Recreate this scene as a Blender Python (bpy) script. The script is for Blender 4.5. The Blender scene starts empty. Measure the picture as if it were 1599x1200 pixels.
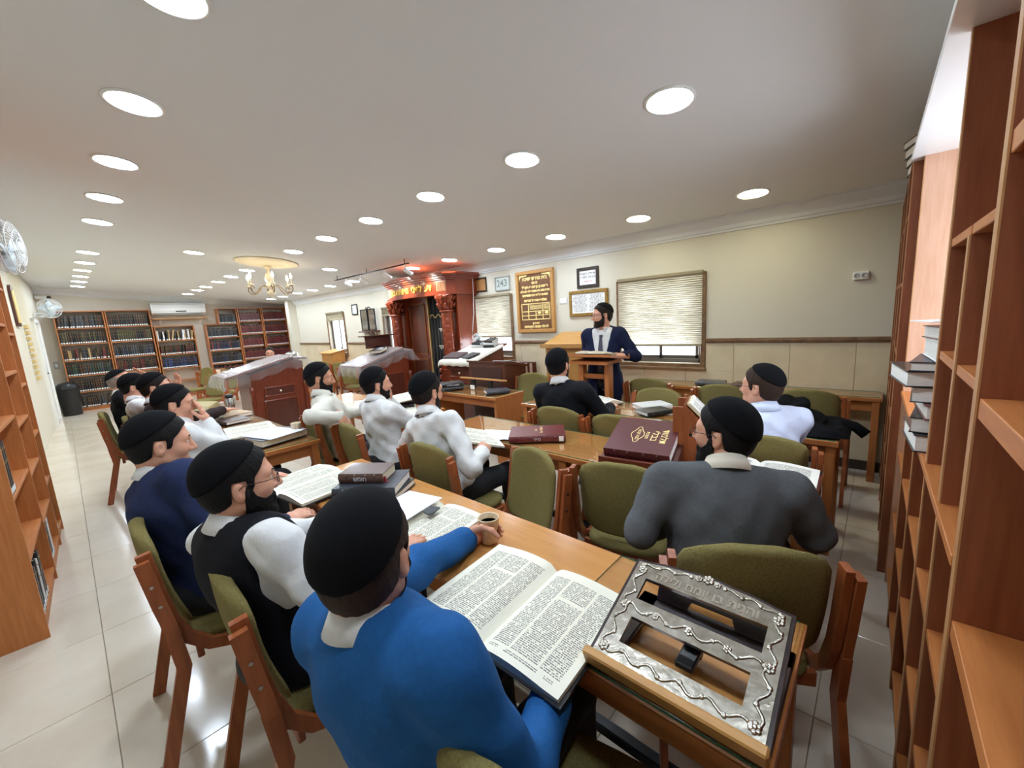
import bpy, bmesh, math, random
import numpy as np
from mathutils import Vector, Matrix, Euler

R = random.Random(7)
PI = math.pi
SC = bpy.context.scene
COL = SC.collection

# ------------------------------------------------------------------ camera
M = [[0.6672, -0.1575, 0.728], [-0.7425, -0.0631, 0.6669], [-0.059, -0.9855, -0.1591]]
cam_data = bpy.data.cameras.new('camera')
cam_data.sensor_fit = 'HORIZONTAL'
cam_data.sensor_width = 36
cam_data.lens = 634.78 / 1599 * 36
cam_data.clip_start = 0.02
cam = bpy.data.objects.new('camera', cam_data)
COL.objects.link(cam)
mw = Matrix([[M[0][0], -M[0][1], -M[0][2], 0.0], [M[1][0], -M[1][1], -M[1][2], 0.0], [M[2][0], -M[2][1], -M[2][2], 1.58], [0, 0, 0, 1]])
cam.matrix_world = mw
SC.camera = cam

# ------------------------------------------------------------------ world, light, exposure
LAMP = 80.0          # emission of the ceiling downlights
world = bpy.data.worlds.new('sky')
SC.world = world
world.use_nodes = True
wn = world.node_tree.nodes
wn['Background'].inputs[0].default_value = (0.80, 0.90, 1.0, 1)
wn['Background'].inputs[1].default_value = 3.6

def area(name, loc, rot, sx, sy, power, col):
    l = bpy.data.lights.new(name, 'AREA')
    l.shape = 'RECTANGLE'; l.size = sx; l.size_y = sy; l.energy = power; l.color = col
    o = bpy.data.objects.new(name, l); COL.objects.link(o)
    o.location = loc; o.rotation_euler = rot
    return o
# daylight from the window behind the open bay of the near bookcase
DAY = area('window_daylight', (2.29, -.56, 1.62), (-PI/2, 0, PI), 1.0, .95, 16, (0.80, 0.89, 1.0))
# daylight entering under the blinds of the two near windows
area('window_daylight', (4.92, 2.0, 1.05), (0, PI/2, 0), 0.22, 0.9, 9, (0.85, 0.93, 1.0))
area('window_daylight', (4.92, 4.85, 1.1), (0, PI/2, 0), 0.3, 0.8, 6, (0.85, 0.93, 1.0))
area('window_daylight', (4.92, 10.35, 1.4), (0, PI/2, 0), 0.8, 0.85, 12, (0.85, 0.93, 1.0))
SC.view_settings.view_transform = 'Standard'
SC.view_settings.look = 'None'
SC.view_settings.gamma = 1.0
SC.view_settings.use_curve_mapping = False
SC.view_settings.exposure = 0.48
SC.cycles.max_bounces = 7
SC.cycles.diffuse_bounces = 5
SC.cycles.glossy_bounces = 3
SC.cycles.transparent_max_bounces = 12
SC.cycles.sample_clamp_indirect = 6.0
SC.cycles.caustics_reflective = False
SC.cycles.caustics_refractive = False

# ------------------------------------------------------------------ materials
def lin(c):
    return tuple(((v / 12.92) if v <= 0.04045 else ((v + 0.055) / 1.055) ** 2.4) for v in [x / 255 for x in c]) + (1.0,)
_mats = {}
def mat(name, rgb, rough=0.5, metal=0.0, spec=0.5, noise=0.0, nscale=20.0, stretch=(1, 1, 1), bump=0.0, bscale=60.0, coat=0.0, emit=None, estr=0.0, sheen=0.0, rgb2=None, sss=0.0, detail=3.0, trans=0.0):
    if name in _mats: return _mats[name]
    m = bpy.data.materials.new(name); m.use_nodes = True
    nt = m.node_tree; b = nt.nodes['Principled BSDF']
    c = lin(rgb)
    b.inputs['Base Color'].default_value = c
    b.inputs['Roughness'].default_value = rough
    b.inputs['Metallic'].default_value = metal
    b.inputs['Specular IOR Level'].default_value = spec
    if coat: b.inputs['Coat Weight'].default_value = coat; b.inputs['Coat Roughness'].default_value = 0.06
    if sheen: b.inputs['Sheen Weight'].default_value = sheen; b.inputs['Sheen Roughness'].default_value = 0.5
    if sss:
        b.inputs['Subsurface Weight'].default_value = sss
        b.inputs['Subsurface Radius'].default_value = (0.012, 0.005, 0.003)
        b.inputs['Subsurface Scale'].default_value = 1.0
    if emit: b.inputs['Emission Color'].default_value = lin(emit); b.inputs['Emission Strength'].default_value = estr
    if trans: b.inputs['Transmission Weight'].default_value = trans
    if noise or bump:
        tc = nt.nodes.new('ShaderNodeTexCoord'); mp = nt.nodes.new('ShaderNodeMapping')
        mp.inputs['Scale'].default_value = stretch
        nt.links.new(tc.outputs['Object'], mp.inputs['Vector'])
    if noise:
        n = nt.nodes.new('ShaderNodeTexNoise'); n.inputs['Scale'].default_value = nscale; n.inputs['Detail'].default_value = detail; n.inputs['Roughness'].default_value = 0.6
        nt.links.new(mp.outputs[0], n.inputs['Vector'])
        rp = nt.nodes.new('ShaderNodeValToRGB')
        c2 = lin(rgb2) if rgb2 else tuple(v * (1 - noise) for v in c[:3]) + (1,)
        c1 = c if rgb2 else tuple(min(1, v * (1 + noise * .5)) for v in c[:3]) + (1,)
        rp.color_ramp.elements[0].color = c2; rp.color_ramp.elements[1].color = c1
        rp.color_ramp.elements[0].position = 0.3; rp.color_ramp.elements[1].position = 0.72
        nt.links.new(n.outputs['Fac'], rp.inputs[0]); nt.links.new(rp.outputs[0], b.inputs['Base Color'])
    if bump:
        n2 = nt.nodes.new('ShaderNodeTexNoise'); n2.inputs['Scale'].default_value = bscale; n2.inputs['Detail'].default_value = 3
        nt.links.new(mp.outputs[0], n2.inputs['Vector'])
        bp = nt.nodes.new('ShaderNodeBump'); bp.inputs['Strength'].default_value = bump; bp.inputs['Distance'].default_value = 0.01
        nt.links.new(n2.outputs['Fac'], bp.inputs['Height']); nt.links.new(bp.outputs[0], b.inputs['Normal'])
    _mats[name] = m
    return m

def wood(name, rgb, rgb2, axis='z', rough=0.38, coat=0.12, sc=9.0):
    st = {'x': (0.6, 7, 7), 'y': (7, 0.6, 7), 'z': (7, 7, 0.6)}[axis]
    return mat(name, rgb, rough=rough, noise=0.3, rgb2=rgb2, nscale=sc, stretch=st, coat=coat, detail=5)

W_ = {}
for ax in 'xyz':
    W_['chair' + ax] = wood('chair wood ' + ax, (164, 90, 48), (132, 66, 32), ax, 0.4)
    W_['table' + ax] = wood('table wood ' + ax, (186, 116, 62), (162, 96, 48), ax, 0.4)
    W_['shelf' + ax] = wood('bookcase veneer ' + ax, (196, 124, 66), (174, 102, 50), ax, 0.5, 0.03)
    W_['dark' + ax] = wood('mahogany ' + ax, (122, 54, 30), (92, 36, 20), ax, 0.32, 0.25)
    W_['pine' + ax] = wood('pine ' + ax, (200, 150, 84), (178, 126, 64), ax, 0.45)
    W_['deep' + ax] = wood('deep mahogany ' + ax, (88, 40, 26), (66, 28, 18), ax, 0.35, 0.2)
    W_['shade' + ax] = wood('shaded bookcase veneer ' + ax, (150, 84, 50), (128, 66, 36), ax, 0.5, 0.03)  # bookcase veneer with the shade on the uprights mixed into its colour
    W_['pale' + ax] = wood('pale edge banding ' + ax, (196, 146, 98), (180, 128, 80), ax, 0.5)
    W_['peach' + ax] = wood('daylit bookcase wood ' + ax, (222, 178, 152), (208, 160, 130), ax, 0.35, .2)  # window daylight falling on the end panel is put into this pale tone
    W_['ark' + ax] = wood('ark wood ' + ax, (146, 60, 28), (112, 42, 18), ax, 0.28, 0.35)
M_wall = mat('wall paint', (212, 206, 190), 0.75, spec=0.2, bump=0.03, bscale=220)
M_ceil = mat('ceiling paint', (226, 229, 231), 0.8, spec=0.15)
M_white = mat('white paint', (236, 236, 232), 0.45)
M_whitegloss = mat('white plastic', (235, 236, 234), 0.28)
M_stone = mat('wainscot limestone', (222, 208, 178), 0.3, noise=0.25, rgb2=(204, 188, 156), nscale=3.2, detail=6)
M_trimstone = mat('brown marble', (142, 112, 82), 0.3, noise=0.4, rgb2=(104, 76, 54), nscale=16, detail=5)
M_tile = mat('floor marble', (222, 212, 196), 0.14, noise=0.2, rgb2=(206, 192, 172), nscale=2.1, detail=6, spec=0.5)
M_grout = mat('grout', (150, 136, 116), 0.8)
M_black = mat('black plastic', (22, 22, 24), 0.4)
M_blackmetal = mat('black metal', (28, 28, 30), 0.35, metal=0.6)
M_alu = mat('bronze aluminium', (112, 104, 96), 0.4, metal=0.5)
M_steel = mat('steel', (190, 190, 188), 0.25, metal=1.0)
M_silver = mat('embossed silver', (200, 194, 182), 0.27, metal=1.0, noise=0.25, rgb2=(150, 142, 128), nscale=26, bump=0.12, bscale=60)
M_gold = mat('gold', (226, 178, 92), 0.3, metal=0.9)
M_goldpaint = mat('gilt lettering', (255, 228, 156), 0.35, metal=0.15)
M_goldframe = mat('gilt frame', (178, 142, 72), 0.4, metal=0.5, noise=0.4, rgb2=(126, 96, 44), nscale=40, bump=0.2, bscale=70)
M_brass = mat('antique brass', (150, 124, 84), 0.35, metal=0.8)
M_cream = mat('cream ceramic', (232, 220, 192), 0.4)
M_fabric = mat('olive upholstery', (136, 124, 76), 0.9, noise=0.35, rgb2=(110, 100, 60), nscale=160, bump=0.25, bscale=320, spec=0.15)
M_page = None

# ------------------------------------------------------------------ mesh builder
class MB:
    def __init__(s): s.v = []; s.f = []; s.mi = []; s.uv = {}; s.sm = []
    def add(s, verts, faces, mi=0, T=None, smooth=False):
        o = len(s.v)
        if T is not None: verts = [T @ Vector(v) for v in verts]
        s.v += [tuple(v) for v in verts]
        for f in faces:
            s.f.append(tuple(i + o for i in f)); s.mi.append(mi); s.sm.append(smooth)
        return o
    def box(s, a, b, mi=0, T=None, ch=0.0):
        x0, y0, z0 = a; x1, y1, z1 = b
        c = min(ch, (x1-x0)*.45, (y1-y0)*.45, (z1-z0)*.45)
        if c <= 0:
            v = [(x, y, z) for z in (z0, z1) for y in (y0, y1) for x in (x0, x1)]
            s.add(v, [(0, 2, 3, 1), (4, 5, 7, 6), (0, 1, 5, 4), (2, 6, 7, 3), (0, 4, 6, 2), (1, 3, 7, 5)], mi, T)
            return
        X = (x0, x1); Y = (y0, y1); Z = (z0, z1); sg = (1, -1)
        v = []; idx = {}
        for i in (0, 1):
            for j in (0, 1):
                for k in (0, 1):
                    p = (X[i], Y[j], Z[k])
                    for ax in range(3):
                        q = [p[0] + sg[i]*c, p[1] + sg[j]*c, p[2] + sg[k]*c]; q[ax] = p[ax]
                        idx[(i, j, k, ax)] = len(v); v.append(tuple(q))
        g = lambda i, j, k, a: idx[(i, j, k, a)]
        f = []
        for ax in range(3):
            for e in (0, 1):
                def key(a, b):
                    t = [0, 0, 0]; t[ax] = e; t[(ax+1) % 3] = a; t[(ax+2) % 3] = b; return tuple(t)
                q = [g(*key(a, b), ax) for a, b in ((0, 0), (1, 0), (1, 1), (0, 1))]
                f.append(q if e else q[::-1])
        for ax in range(3):   # edges along ax
            a1, a2 = (ax+1) % 3, (ax+2) % 3
            for p in (0, 1):
                for q in (0, 1):
                    t0 = [0, 0, 0]; t0[a1] = p; t0[a2] = q; t1 = list(t0); t1[ax] = 1
                    quad = [g(*t0, a1), g(*t1, a1), g(*t1, a2), g(*t0, a2)]
                    f.append(quad if (p ^ q) else quad[::-1])
        for i in (0, 1):
            for j in (0, 1):
                for k in (0, 1):
                    t = [g(i, j, k, 0), g(i, j, k, 1), g(i, j, k, 2)]
                    f.append(t if (i + j + k) % 2 else t[::-1])
        s.add(v, f, mi, T)
    def cyl(s, p0, p1, r0, r1=None, n=12, mi=0, cap=True, T=None, smooth=True):
        r1 = r0 if r1 is None else r1
        p0 = Vector(p0); p1 = Vector(p1); d = (p1 - p0)
        q = d.to_track_quat('Z', 'Y').to_matrix()
        v = []
        for p, r in ((p0, r0), (p1, r1)):
            for i in range(n):
                a = 2*PI*i/n
                v.append(p + q @ Vector((r*math.cos(a), r*math.sin(a), 0)))
        f = [(i, (i+1) % n, n + (i+1) % n, n + i) for i in range(n)]
        s.add(v, f, mi, T, smooth)
        if cap: s.add(v, [tuple(range(n))[::-1], tuple(range(n, 2*n))], mi, T)
    def lathe(s, prof, n=16, mi=0, T=None, smooth=True, axis='z'):
        v = []
        for r, z in prof:
            for i in range(n):
                a = 2*PI*i/n
                v.append((r*math.cos(a), r*math.sin(a), z))
        f = []
        for k in range(len(prof)-1):
            for i in range(n):
                f.append((k*n+i, k*n+(i+1) % n, (k+1)*n+(i+1) % n, (k+1)*n+i))
        f.append(tuple(range(n))[::-1]); f.append(tuple((len(prof)-1)*n+i for i in range(n)))
        s.add(v, f, mi, T, smooth)
    def tube(s, pts, r, n=8, mi=0, T=None, closed=False, rs=None, flat=None):
        pts = [Vector(p) for p in pts]; m = len(pts); v = []
        up = Vector((0, 0, 1))
        for k, p in enumerate(pts):
            d = (pts[(k+1) % m] - pts[k-1]) if closed else (pts[min(k+1, m-1)] - pts[max(k-1, 0)])
            d.normalize()
            u = up if abs(d.dot(up)) < 0.95 else Vector((1, 0, 0))
            a = d.cross(u).normalized(); b = a.cross(d).normalized()
            rr = rs[k] if rs else r
            for i in range(n):
                t = 2*PI*i/n
                v.append(p + a*(rr*math.cos(t)) + b*(rr*math.sin(t)*(flat or 1)))
        f = []
        for k in range(m if closed else m-1):
            for i in range(n):
                f.append((k*n+i, k*n+(i+1) % n, ((k+1) % m)*n+(i+1) % n, ((k+1) % m)*n+i))
        if not closed: f += [tuple(range(n))[::-1], tuple((m-1)*n+i for i in range(n))]
        s.add(v, f, mi, T, True)
    def sweep(s, pts, prof, side, mi=0, T=None):
        """sweep a 2D profile (a along `side`, b in plane) along pts lying in a plane with normal `side`"""
        side = Vector(side).normalized(); pts = [Vector(p) for p in pts]; m = len(pts); n = len(prof); v = []
        for k, p in enumerate(pts):
            d = (pts[min(k+1, m-1)] - pts[max(k-1, 0)]).normalized(); b = side.cross(d).normalized()
            for (x, y) in prof: v.append(p + side*x + b*y)
        f = [(k*n+i, k*n+(i+1) % n, (k+1)*n+(i+1) % n, (k+1)*n+i) for k in range(m-1) for i in range(n)]
        f += [tuple(range(n))[::-1], tuple((m-1)*n+i for i in range(n))]
        s.add(v, f, mi, T)
    def prism(s, poly, h0, h1, mi=0, T=None, axis=2):
        n = len(poly); P3 = {2: lambda a, b, h: (a, b, h), 1: lambda a, b, h: (a, h, b), 0: lambda a, b, h: (h, a, b)}[axis]
        v = [P3(a, b, h0) for a, b in poly] + [P3(a, b, h1) for a, b in poly]
        f = [tuple(range(n))[::-1], tuple(range(n, 2*n))] + [(i, (i+1) % n, n+(i+1) % n, n+i) for i in range(n)]
        if axis == 1: f = [t[::-1] for t in f]
        s.add(v, f, mi, T)
    def ball(s, c, r, n=12, m=8, mi=0, T=None, sc=(1, 1, 1)):
        v = [(c[0], c[1], c[2]-r*sc[2])]
        for k in range(1, m):
            ph = -PI/2 + PI*k/m
            for i in range(n):
                a = 2*PI*i/n
                v.append((c[0]+r*sc[0]*math.cos(ph)*math.cos(a), c[1]+r*sc[1]*math.cos(ph)*math.sin(a), c[2]+r*sc[2]*math.sin(ph)))
        v.append((c[0], c[1], c[2]+r*sc[2]))
        f = [(0, 1+(i+1) % n, 1+i) for i in range(n)]
        for k in range(m-2):
            for i in range(n):
                f.append((1+k*n+i, 1+k*n+(i+1) % n, 1+(k+1)*n+(i+1) % n, 1+(k+1)*n+i))
        L = len(v)-1
        f += [(L, 1+(m-2)*n+i, 1+(m-2)*n+(i+1) % n) for i in range(n)]
        s.add(v, f, mi, T, True)
    def mesh(s, name, mats):
        me = bpy.data.meshes.new(name)
        me.from_pydata(s.v, [], s.f)
        for m in (mats if isinstance(mats, (list, tuple)) else [mats]): me.materials.append(m)
        me.polygons.foreach_set('material_index', s.mi)
        me.polygons.foreach_set('use_smooth', s.sm)
        me.update()
        return me
    def obj(s, name, mats, parent=None, loc=(0, 0, 0), rot=None):
        return put(name, s.mesh(name, mats), parent, loc, rot)

def put(name, me, parent=None, loc=(0, 0, 0), rot=None):
    o = bpy.data.objects.new(name, me); COL.objects.link(o)
    if parent: o.parent = parent
    o.location = loc
    if rot is not None: o.rotation_euler = rot
    return o
def tag(o, label, cat, group=None, kind=None):
    if label: o['label'] = label
    if cat: o['category'] = cat
    if group: o['group'] = group
    if kind: o['kind'] = kind
    return o
def thing(name, label, cat, loc=(0, 0, 0), rz=0.0, group=None, rot=None):
    o = bpy.data.objects.new(name, None); COL.objects.link(o)
    o.empty_display_size = 0.05
    o.location = loc; o.rotation_euler = rot if rot is not None else (0, 0, rz)
    return tag(o, label, cat, group)
def struct(o): o['kind'] = 'structure'; return o
def copy_tree(o, parent=None):
    c = o.copy(); COL.objects.link(c)
    if parent: c.parent = parent
    for ch in list(o.children): copy_tree(ch, c)
    return c
def again(src, label, loc, rz=0.0, group=None, rot=None):
    c = copy_tree(src); c.location = loc; c.rotation_euler = rot if rot is not None else (0, 0, rz)
    c['label'] = label
    if group: c['group'] = group
    elif 'group' in c: del c['group']
    return c
def setm(o, m, i=0):
    if i < len(o.material_slots): o.material_slots[i].link = 'OBJECT'; o.material_slots[i].material = m
_txt = {}
def text_mesh(s, size, depth=0.0, bold=0.0, align='CENTER'):
    k = (s, size, depth, bold, align)
    if k in _txt: return _txt[k]
    cu = bpy.data.curves.new('lettering', 'FONT'); cu.body = s; cu.size = size; cu.align_x = align; cu.align_y = 'CENTER'
    cu.extrude = depth; cu.offset = bold; cu.resolution_u = 2
    o = bpy.data.objects.new('lettering', cu); COL.objects.link(o)
    dg = bpy.context.evaluated_depsgraph_get(); dg.update()
    me = bpy.data.meshes.new_from_object(o.evaluated_get(dg)); me.name = 'lettering'
    bpy.data.objects.remove(o)
    _txt[k] = me
    return me
def heb(s):      # visual order for a right-to-left line
    return s[::-1]
def lettering(s, size, m, parent, loc, rot=(0, 0, 0), depth=0.0, bold=0.0, name='lettering', align='CENTER'):
    me = text_mesh(s, size, depth, bold, align).copy(); me.materials.clear(); me.materials.append(m)
    return put(name, me, parent, loc, rot)
WALLX = 4.81
ROT_WIN = Matrix(((0, 0, -1), (-1, 0, 0), (0, 1, 0))).to_euler()   # local x -> -Y, y -> Z, z -> -X (into the room)
ROT_BACK = Matrix(((1, 0, 0), (0, 0, -1), (0, 1, 0))).to_euler()   # local x -> X, y -> Z, z -> -Y
def ceilz(x): return 2.47 + 0.088 * (4.81 - x)
def leftx(y): return -0.60 + 0.035 * (y - 3.3)
# ================================================================== the room
BACKY = 14.32
# --- floor: a slab and 60 cm marble tiles
f = MB(); f.box((-0.95, -2.2, -0.10), (5.25, 14.45, -0.006)); floor = struct(f.obj('floor', M_grout))
tm = MB(); tm.box((-0.2985, -0.2985, -0.012), (0.2985, 0.2985, 0.0), ch=0.0012); tme = tm.mesh('tile', M_tile)
tvar = [tme]
for kx in range(11):
    for ky in range(28):
        x0 = -0.69 + 0.6*kx; y0 = -2.3 + 0.6*ky
        if x0 + .3 < -0.95 or x0 > 4.83 and y0 < 12.5 or y0 > 14.2 or x0 > 5.1: continue
        o = put('tile', tme, floor, (x0 + 0.3, y0 + 0.3, 0), (0, 0, R.choice((0, PI/2, PI, -PI/2))))
        if x0 + .6 > 4.85 or x0 < -0.95:
            pass
# --- ceiling: a gently sloping slab
c = MB(); za, zb = ceilz(-1.0), ceilz(5.3)
c.add([(-1, -2.25, za), (5.3, -2.25, zb), (5.3, 14.8, zb), (-1, 14.8, za), (-1, -2.25, za+.2), (5.3, -2.25, zb+.2), (5.3, 14.8, zb+.2), (-1, 14.8, za+.2)],
      [(0, 1, 2, 3), (7, 6, 5, 4), (0, 4, 5, 1), (1, 5, 6, 2), (2, 6, 7, 3), (3, 7, 4, 0)])
struct(c.obj('ceiling', M_ceil))
# --- window wall with four openings (y0,y1,z0,z1)
HOLES = [(1.50, 2.46, 0.95, 1.93), (4.34, 5.27, 0.98, 1.93), (7.25, 8.05, 0.98, 1.93), (9.92, 10.80, 0.98, 1.96)]
w = MB(); X0, X1 = WALLX, WALLX + 0.16
ys = -2.2
for (a, b, z0, z1) in HOLES:
    w.box((X0, ys, 0), (X1, a, 2.75)); w.box((X0, a, 0), (X1, b, z0)); w.box((X0, a, z1), (X1, b, 2.75)); ys = b
w.box((X0, ys, 0), (X1, 12.9, 2.75)); w.box((5.12, 12.9, 0), (5.27, 14.45, 2.75)); w.box((X1, 12.8, 0), (5.27, 12.9, 2.75))
wall_w = struct(w.obj('wall_window', M_wall))
# pilaster in the back corner
p = MB(); p.box((4.60, 12.82, 0), (5.12, 13.05, 2.6)); struct(p.obj('trim_corner', M_wall))
# limestone wainscot slabs
for k in range(27):
    a = -0.34 + 0.5*k - 0.0; b = a + 0.497
    if a > 12.8: break
    top = 1.185
    for (h0, h1, z0, z1) in HOLES:
        if b > h0 - 0.06 and a < h1 + 0.06: top = z0 - 0.075
    s_ = MB()
    s_.box((WALLX-0.012, a, 0.09), (WALLX, b, top), ch=0.0015)
    s_.obj('stone_panel', M_stone, wall_w)
    for (h0, h1, z0, z1) in HOLES:   # narrow slab beside a window opening
        if top < 1.1 and b > h0 - .06 and a < h1 + .06:
            for (c0, c1) in ((a, min(b, h0-.06)), (max(a, h1+.06), b)):
                if c1 - c0 > 0.02:
                    s2 = MB(); s2.box((WALLX-0.012, c0, top+.003), (WALLX, c1, 1.185), ch=0.0015); s2.obj('stone_panel', M_stone, wall_w)
# brown marble dado rail, broken by the windows
segs = []; ys = -0.4
for (a, b, z0, z1) in HOLES: segs.append((ys, a-0.06)); ys = b + 0.06
segs.append((ys, 12.85))
for n_, (a, b) in enumerate(segs):
    t = MB(); t.box((WALLX-0.03, a, 1.185), (WALLX, b, 1.235), ch=0.006); t.box((WALLX-0.038, a, 1.203), (WALLX, b, 1.219), ch=0.003)
    struct(t.obj('trim_%d' % (n_+1), M_trimstone))
t = MB(); t.box((WALLX-0.022, -0.4, 0), (WALLX, 12.85, 0.09), ch=0.004)
struct(t.obj('baseboard_window', mat('dark skirting', (58, 46, 38), 0.4)))
# cornices
def cornice_profile(): return [(0, 0), (0, -0.15), (0.015, -0.15), (0.02, -0.13), (0.035, -0.125), (0.05, -0.09), (0.09, -0.05), (0.11, -0.03), (0.115, -0.012), (0.14, -0.01), (0.14, 0)]
t = MB(); zz = ceilz(WALLX) + 0.012
pr = cornice_profile()
t.add([(WALLX - a, y, zz + b) for y in (-0.4, 12.86) for a, b in pr], [tuple(range(len(pr))), tuple(range(len(pr), 2*len(pr)))[::-1]] + [(i, i+len(pr), (i+1) % len(pr)+len(pr), (i+1) % len(pr)) for i in range(len(pr))])
struct(t.obj('trim_cornice_window', M_ceil))
t = MB()
t.add([(x, BACKY - a, ceilz(x) + 0.012 + b) for x in (-0.4, 5.12) for a, b in pr], [tuple(range(len(pr)))[::-1], tuple(range(len(pr), 2*len(pr)))] + [(i, (i+1) % len(pr), (i+1) % len(pr)+len(pr), i+len(pr)) for i in range(len(pr))])
struct(t.obj('trim_cornice_back', M_ceil))
# --- back wall, left wall (slightly splayed), walls behind the camera
w = MB(); w.box((-1.0, BACKY, 0), (5.3, BACKY+.15, 3.05)); struct(w.obj('wall_back', M_wall))
w = MB()
LW = lambda y: leftx(y)
def lq(y0, y1, z0, z1, th=0.15):
    a, b = LW(y0), LW(y1)
    w.add([(a, y0, z0), (b, y1, z0), (b, y1, z1), (a, y0, z1), (a-th, y0, z0), (b-th, y1, z0), (b-th, y1, z1), (a-th, y0, z1)],
          [(0, 3, 2, 1), (4, 5, 6, 7), (0, 1, 5, 4), (1, 2, 6, 5), (2, 3, 7, 6), (3, 0, 4, 7)])
lq(-2.2, 14.65, 0, 3.1)
struct(w.obj('wall_left', M_wall))
w = MB(); w.box((-1.0, -2.35, 0), (5.0, -2.2, 3.1)); struct(w.obj('wall_rear', M_wall))
w = MB(); w.box((0.62, -0.62, 0), (1.74, -0.5, 3.0)); w.box((2.84, -0.62, 0), (4.9, -0.5, 3.0)); w.box((1.74, -0.62, 0), (2.84, -0.5, 1.12)); w.box((1.74, -0.62, 2.16), (2.84, -0.5, 3.0)); struct(w.obj('wall_right', M_wall))

# --- windows
def window(name, hole, blind, slide, n):
    y0, y1, z0, z1 = hole
    root = struct(bpy.data.objects.new(name, None)); COL.objects.link(root)
    root.location = (WALLX, (y0+y1)/2, z0); root.rotation_euler = ROT_WIN
    wd, ht = y1-y0, z1-z0
    m = MB(); t = 0.055                      # brown stone surround standing proud of the wall
    for (a, b) in (((-wd/2-t, -t, 0), (wd/2+t, 0.0, .025)), ((-wd/2-t, ht, 0), (wd/2+t, ht+t*.6, .025)), ((-wd/2-t, 0, 0), (-wd/2, ht, .025)), ((wd/2, 0, 0), (wd/2+t, ht, .025))):
        m.box(a, b, ch=.005)
    m.obj('surround', M_trimstone, root)
    m = MB(); m.box((-wd/2-t-.01, -t-.02, -.02), (wd/2+t+.01, -t+.012, .05), ch=.006); m.obj('sill', M_trimstone, root)
    m = MB(); t = 0.045                      # aluminium frame
    for (a, b) in (((-wd/2, 0, -.12), (wd/2, t, -.06)), ((-wd/2, ht-t, -.12), (wd/2, ht, -.06)), ((-wd/2, 0, -.12), (-wd/2+t, ht, -.06)), ((wd/2-t, 0, -.12), (wd/2, ht, -.06))):
        m.box(a, b, ch=.004)
    m.obj('frame', M_alu, root)
    for k, (a, b, zz) in enumerate(((-wd/2+t, 0.02, -.085), (-0.02, wd/2-t, -.105))):
        if slide and k == 0: a, b = -wd/2+t, -wd/2 + wd*.55
        m = MB(); q = 0.04
        for (c0, c1) in (((a, t, zz), (b, t+q, zz+.02)), ((a, ht-t-q, zz), (b, ht-t, zz+.02)), ((a, t, zz), (a+q, ht-t, zz+.02)), ((b-q, t, zz), (b, ht-t, zz+.02))):
            m.box(c0, c1, ch=.003)
        s_ = m.obj('sash', M_alu, root)
        g = MB(); g.box((a+q, t+q, zz+.008), (b-q, ht-t-q, zz+.012)); g.obj('pane', M_glass, s_)
    m = MB(); m.box((-0.012, t+.02, -.065), (0.012, t+.075, -.05), ch=.003); m.obj('latch', M_black, root)
    if blind:
        bl = MB(); n_ = 34; top = ht + 0.02; bot = ht - blind
        v = []
        for i in range(n_*2+1):
            yy = top - (top-bot)*i/(n_*2); zz = 0.03 + (0.010 if i % 2 else 0.0)
            v += [(-wd/2-.02, yy, zz), (wd/2+.02, yy, zz)]
        bl.add(v, [(2*i, 2*i+1, 2*i+3, 2*i+2)[::-1] for i in range(n_*2)])
        root2 = thing('pleated_blind', BL[n], 'blind', (WALLX, (y0+y1)/2, z0), rot=ROT_WIN)
        bl.obj('pleats', M_blind, root2)
        m = MB(); m.box((-wd/2-.03, top-.01, .012), (wd/2+.03, top+.03, .055), ch=.008); m.obj('head_rail', mat('blind rail', (150, 138, 112), .5), root2)
        m = MB(); m.box((-wd/2-.02, bot-.02, .025), (wd/2+.02, bot+.004, .05), ch=.005); m.obj('bottom_rail', mat('blind rail', (150, 138, 112), .5), root2)
    return root
BL = {1: 'wide beige pleated blind drawn most of the way down behind the standing speaker', 2: 'beige pleated blind half lit over the book laden lectern beside the ark', 3: 'short bunched blind at the window half hidden by the ark', 4: 'small grey rolled up blind over the far open window'}
M_glass = bpy.data.materials.new('window glass'); M_glass.use_nodes = True
nt = M_glass.node_tree; nt.nodes.clear()
o_ = nt.nodes.new('ShaderNodeOutputMaterial'); mx = nt.nodes.new('ShaderNodeMixShader'); tr = nt.nodes.new('ShaderNodeBsdfTransparent'); gl = nt.nodes.new('ShaderNodeBsdfGlossy'); fr = nt.nodes.new('ShaderNodeLayerWeight')
gl.inputs['Roughness'].default_value = 0.02; fr.inputs['Blend'].default_value = 0.5; pw = nt.nodes.new('ShaderNodeMath'); pw.operation = 'POWER'; pw.inputs[1].default_value = 5.0; ml = nt.nodes.new('ShaderNodeMath'); ml.operation = 'MULTIPLY_ADD'; ml.inputs[1].default_value = 0.9; ml.inputs[2].default_value = 0.045; nt.links.new(fr.outputs['Facing'], pw.inputs[0]); nt.links.new(pw.outputs[0], ml.inputs[0])
nt.links.new(ml.outputs[0], mx.inputs[0]); nt.links.new(tr.outputs[0], mx.inputs[1]); nt.links.new(gl.outputs[0], mx.inputs[2]); nt.links.new(mx.outputs[0], o_.inputs[0])
M_blind = bpy.data.materials.new('blind cloth'); M_blind.use_nodes = True
nt = M_blind.node_tree; nt.nodes.clear()
o_ = nt.nodes.new('ShaderNodeOutputMaterial'); mx = nt.nodes.new('ShaderNodeMixShader'); d_ = nt.nodes.new('ShaderNodeBsdfDiffuse'); t_ = nt.nodes.new('ShaderNodeBsdfTranslucent')
tc = nt.nodes.new('ShaderNodeTexCoord'); mp = nt.nodes.new('ShaderNodeMapping'); mp.inputs['Scale'].default_value = (1.5, 30, 1)
nz = nt.nodes.new('ShaderNodeTexNoise'); nz.inputs['Scale'].default_value = 3; rp = nt.nodes.new('ShaderNodeValToRGB')
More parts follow.
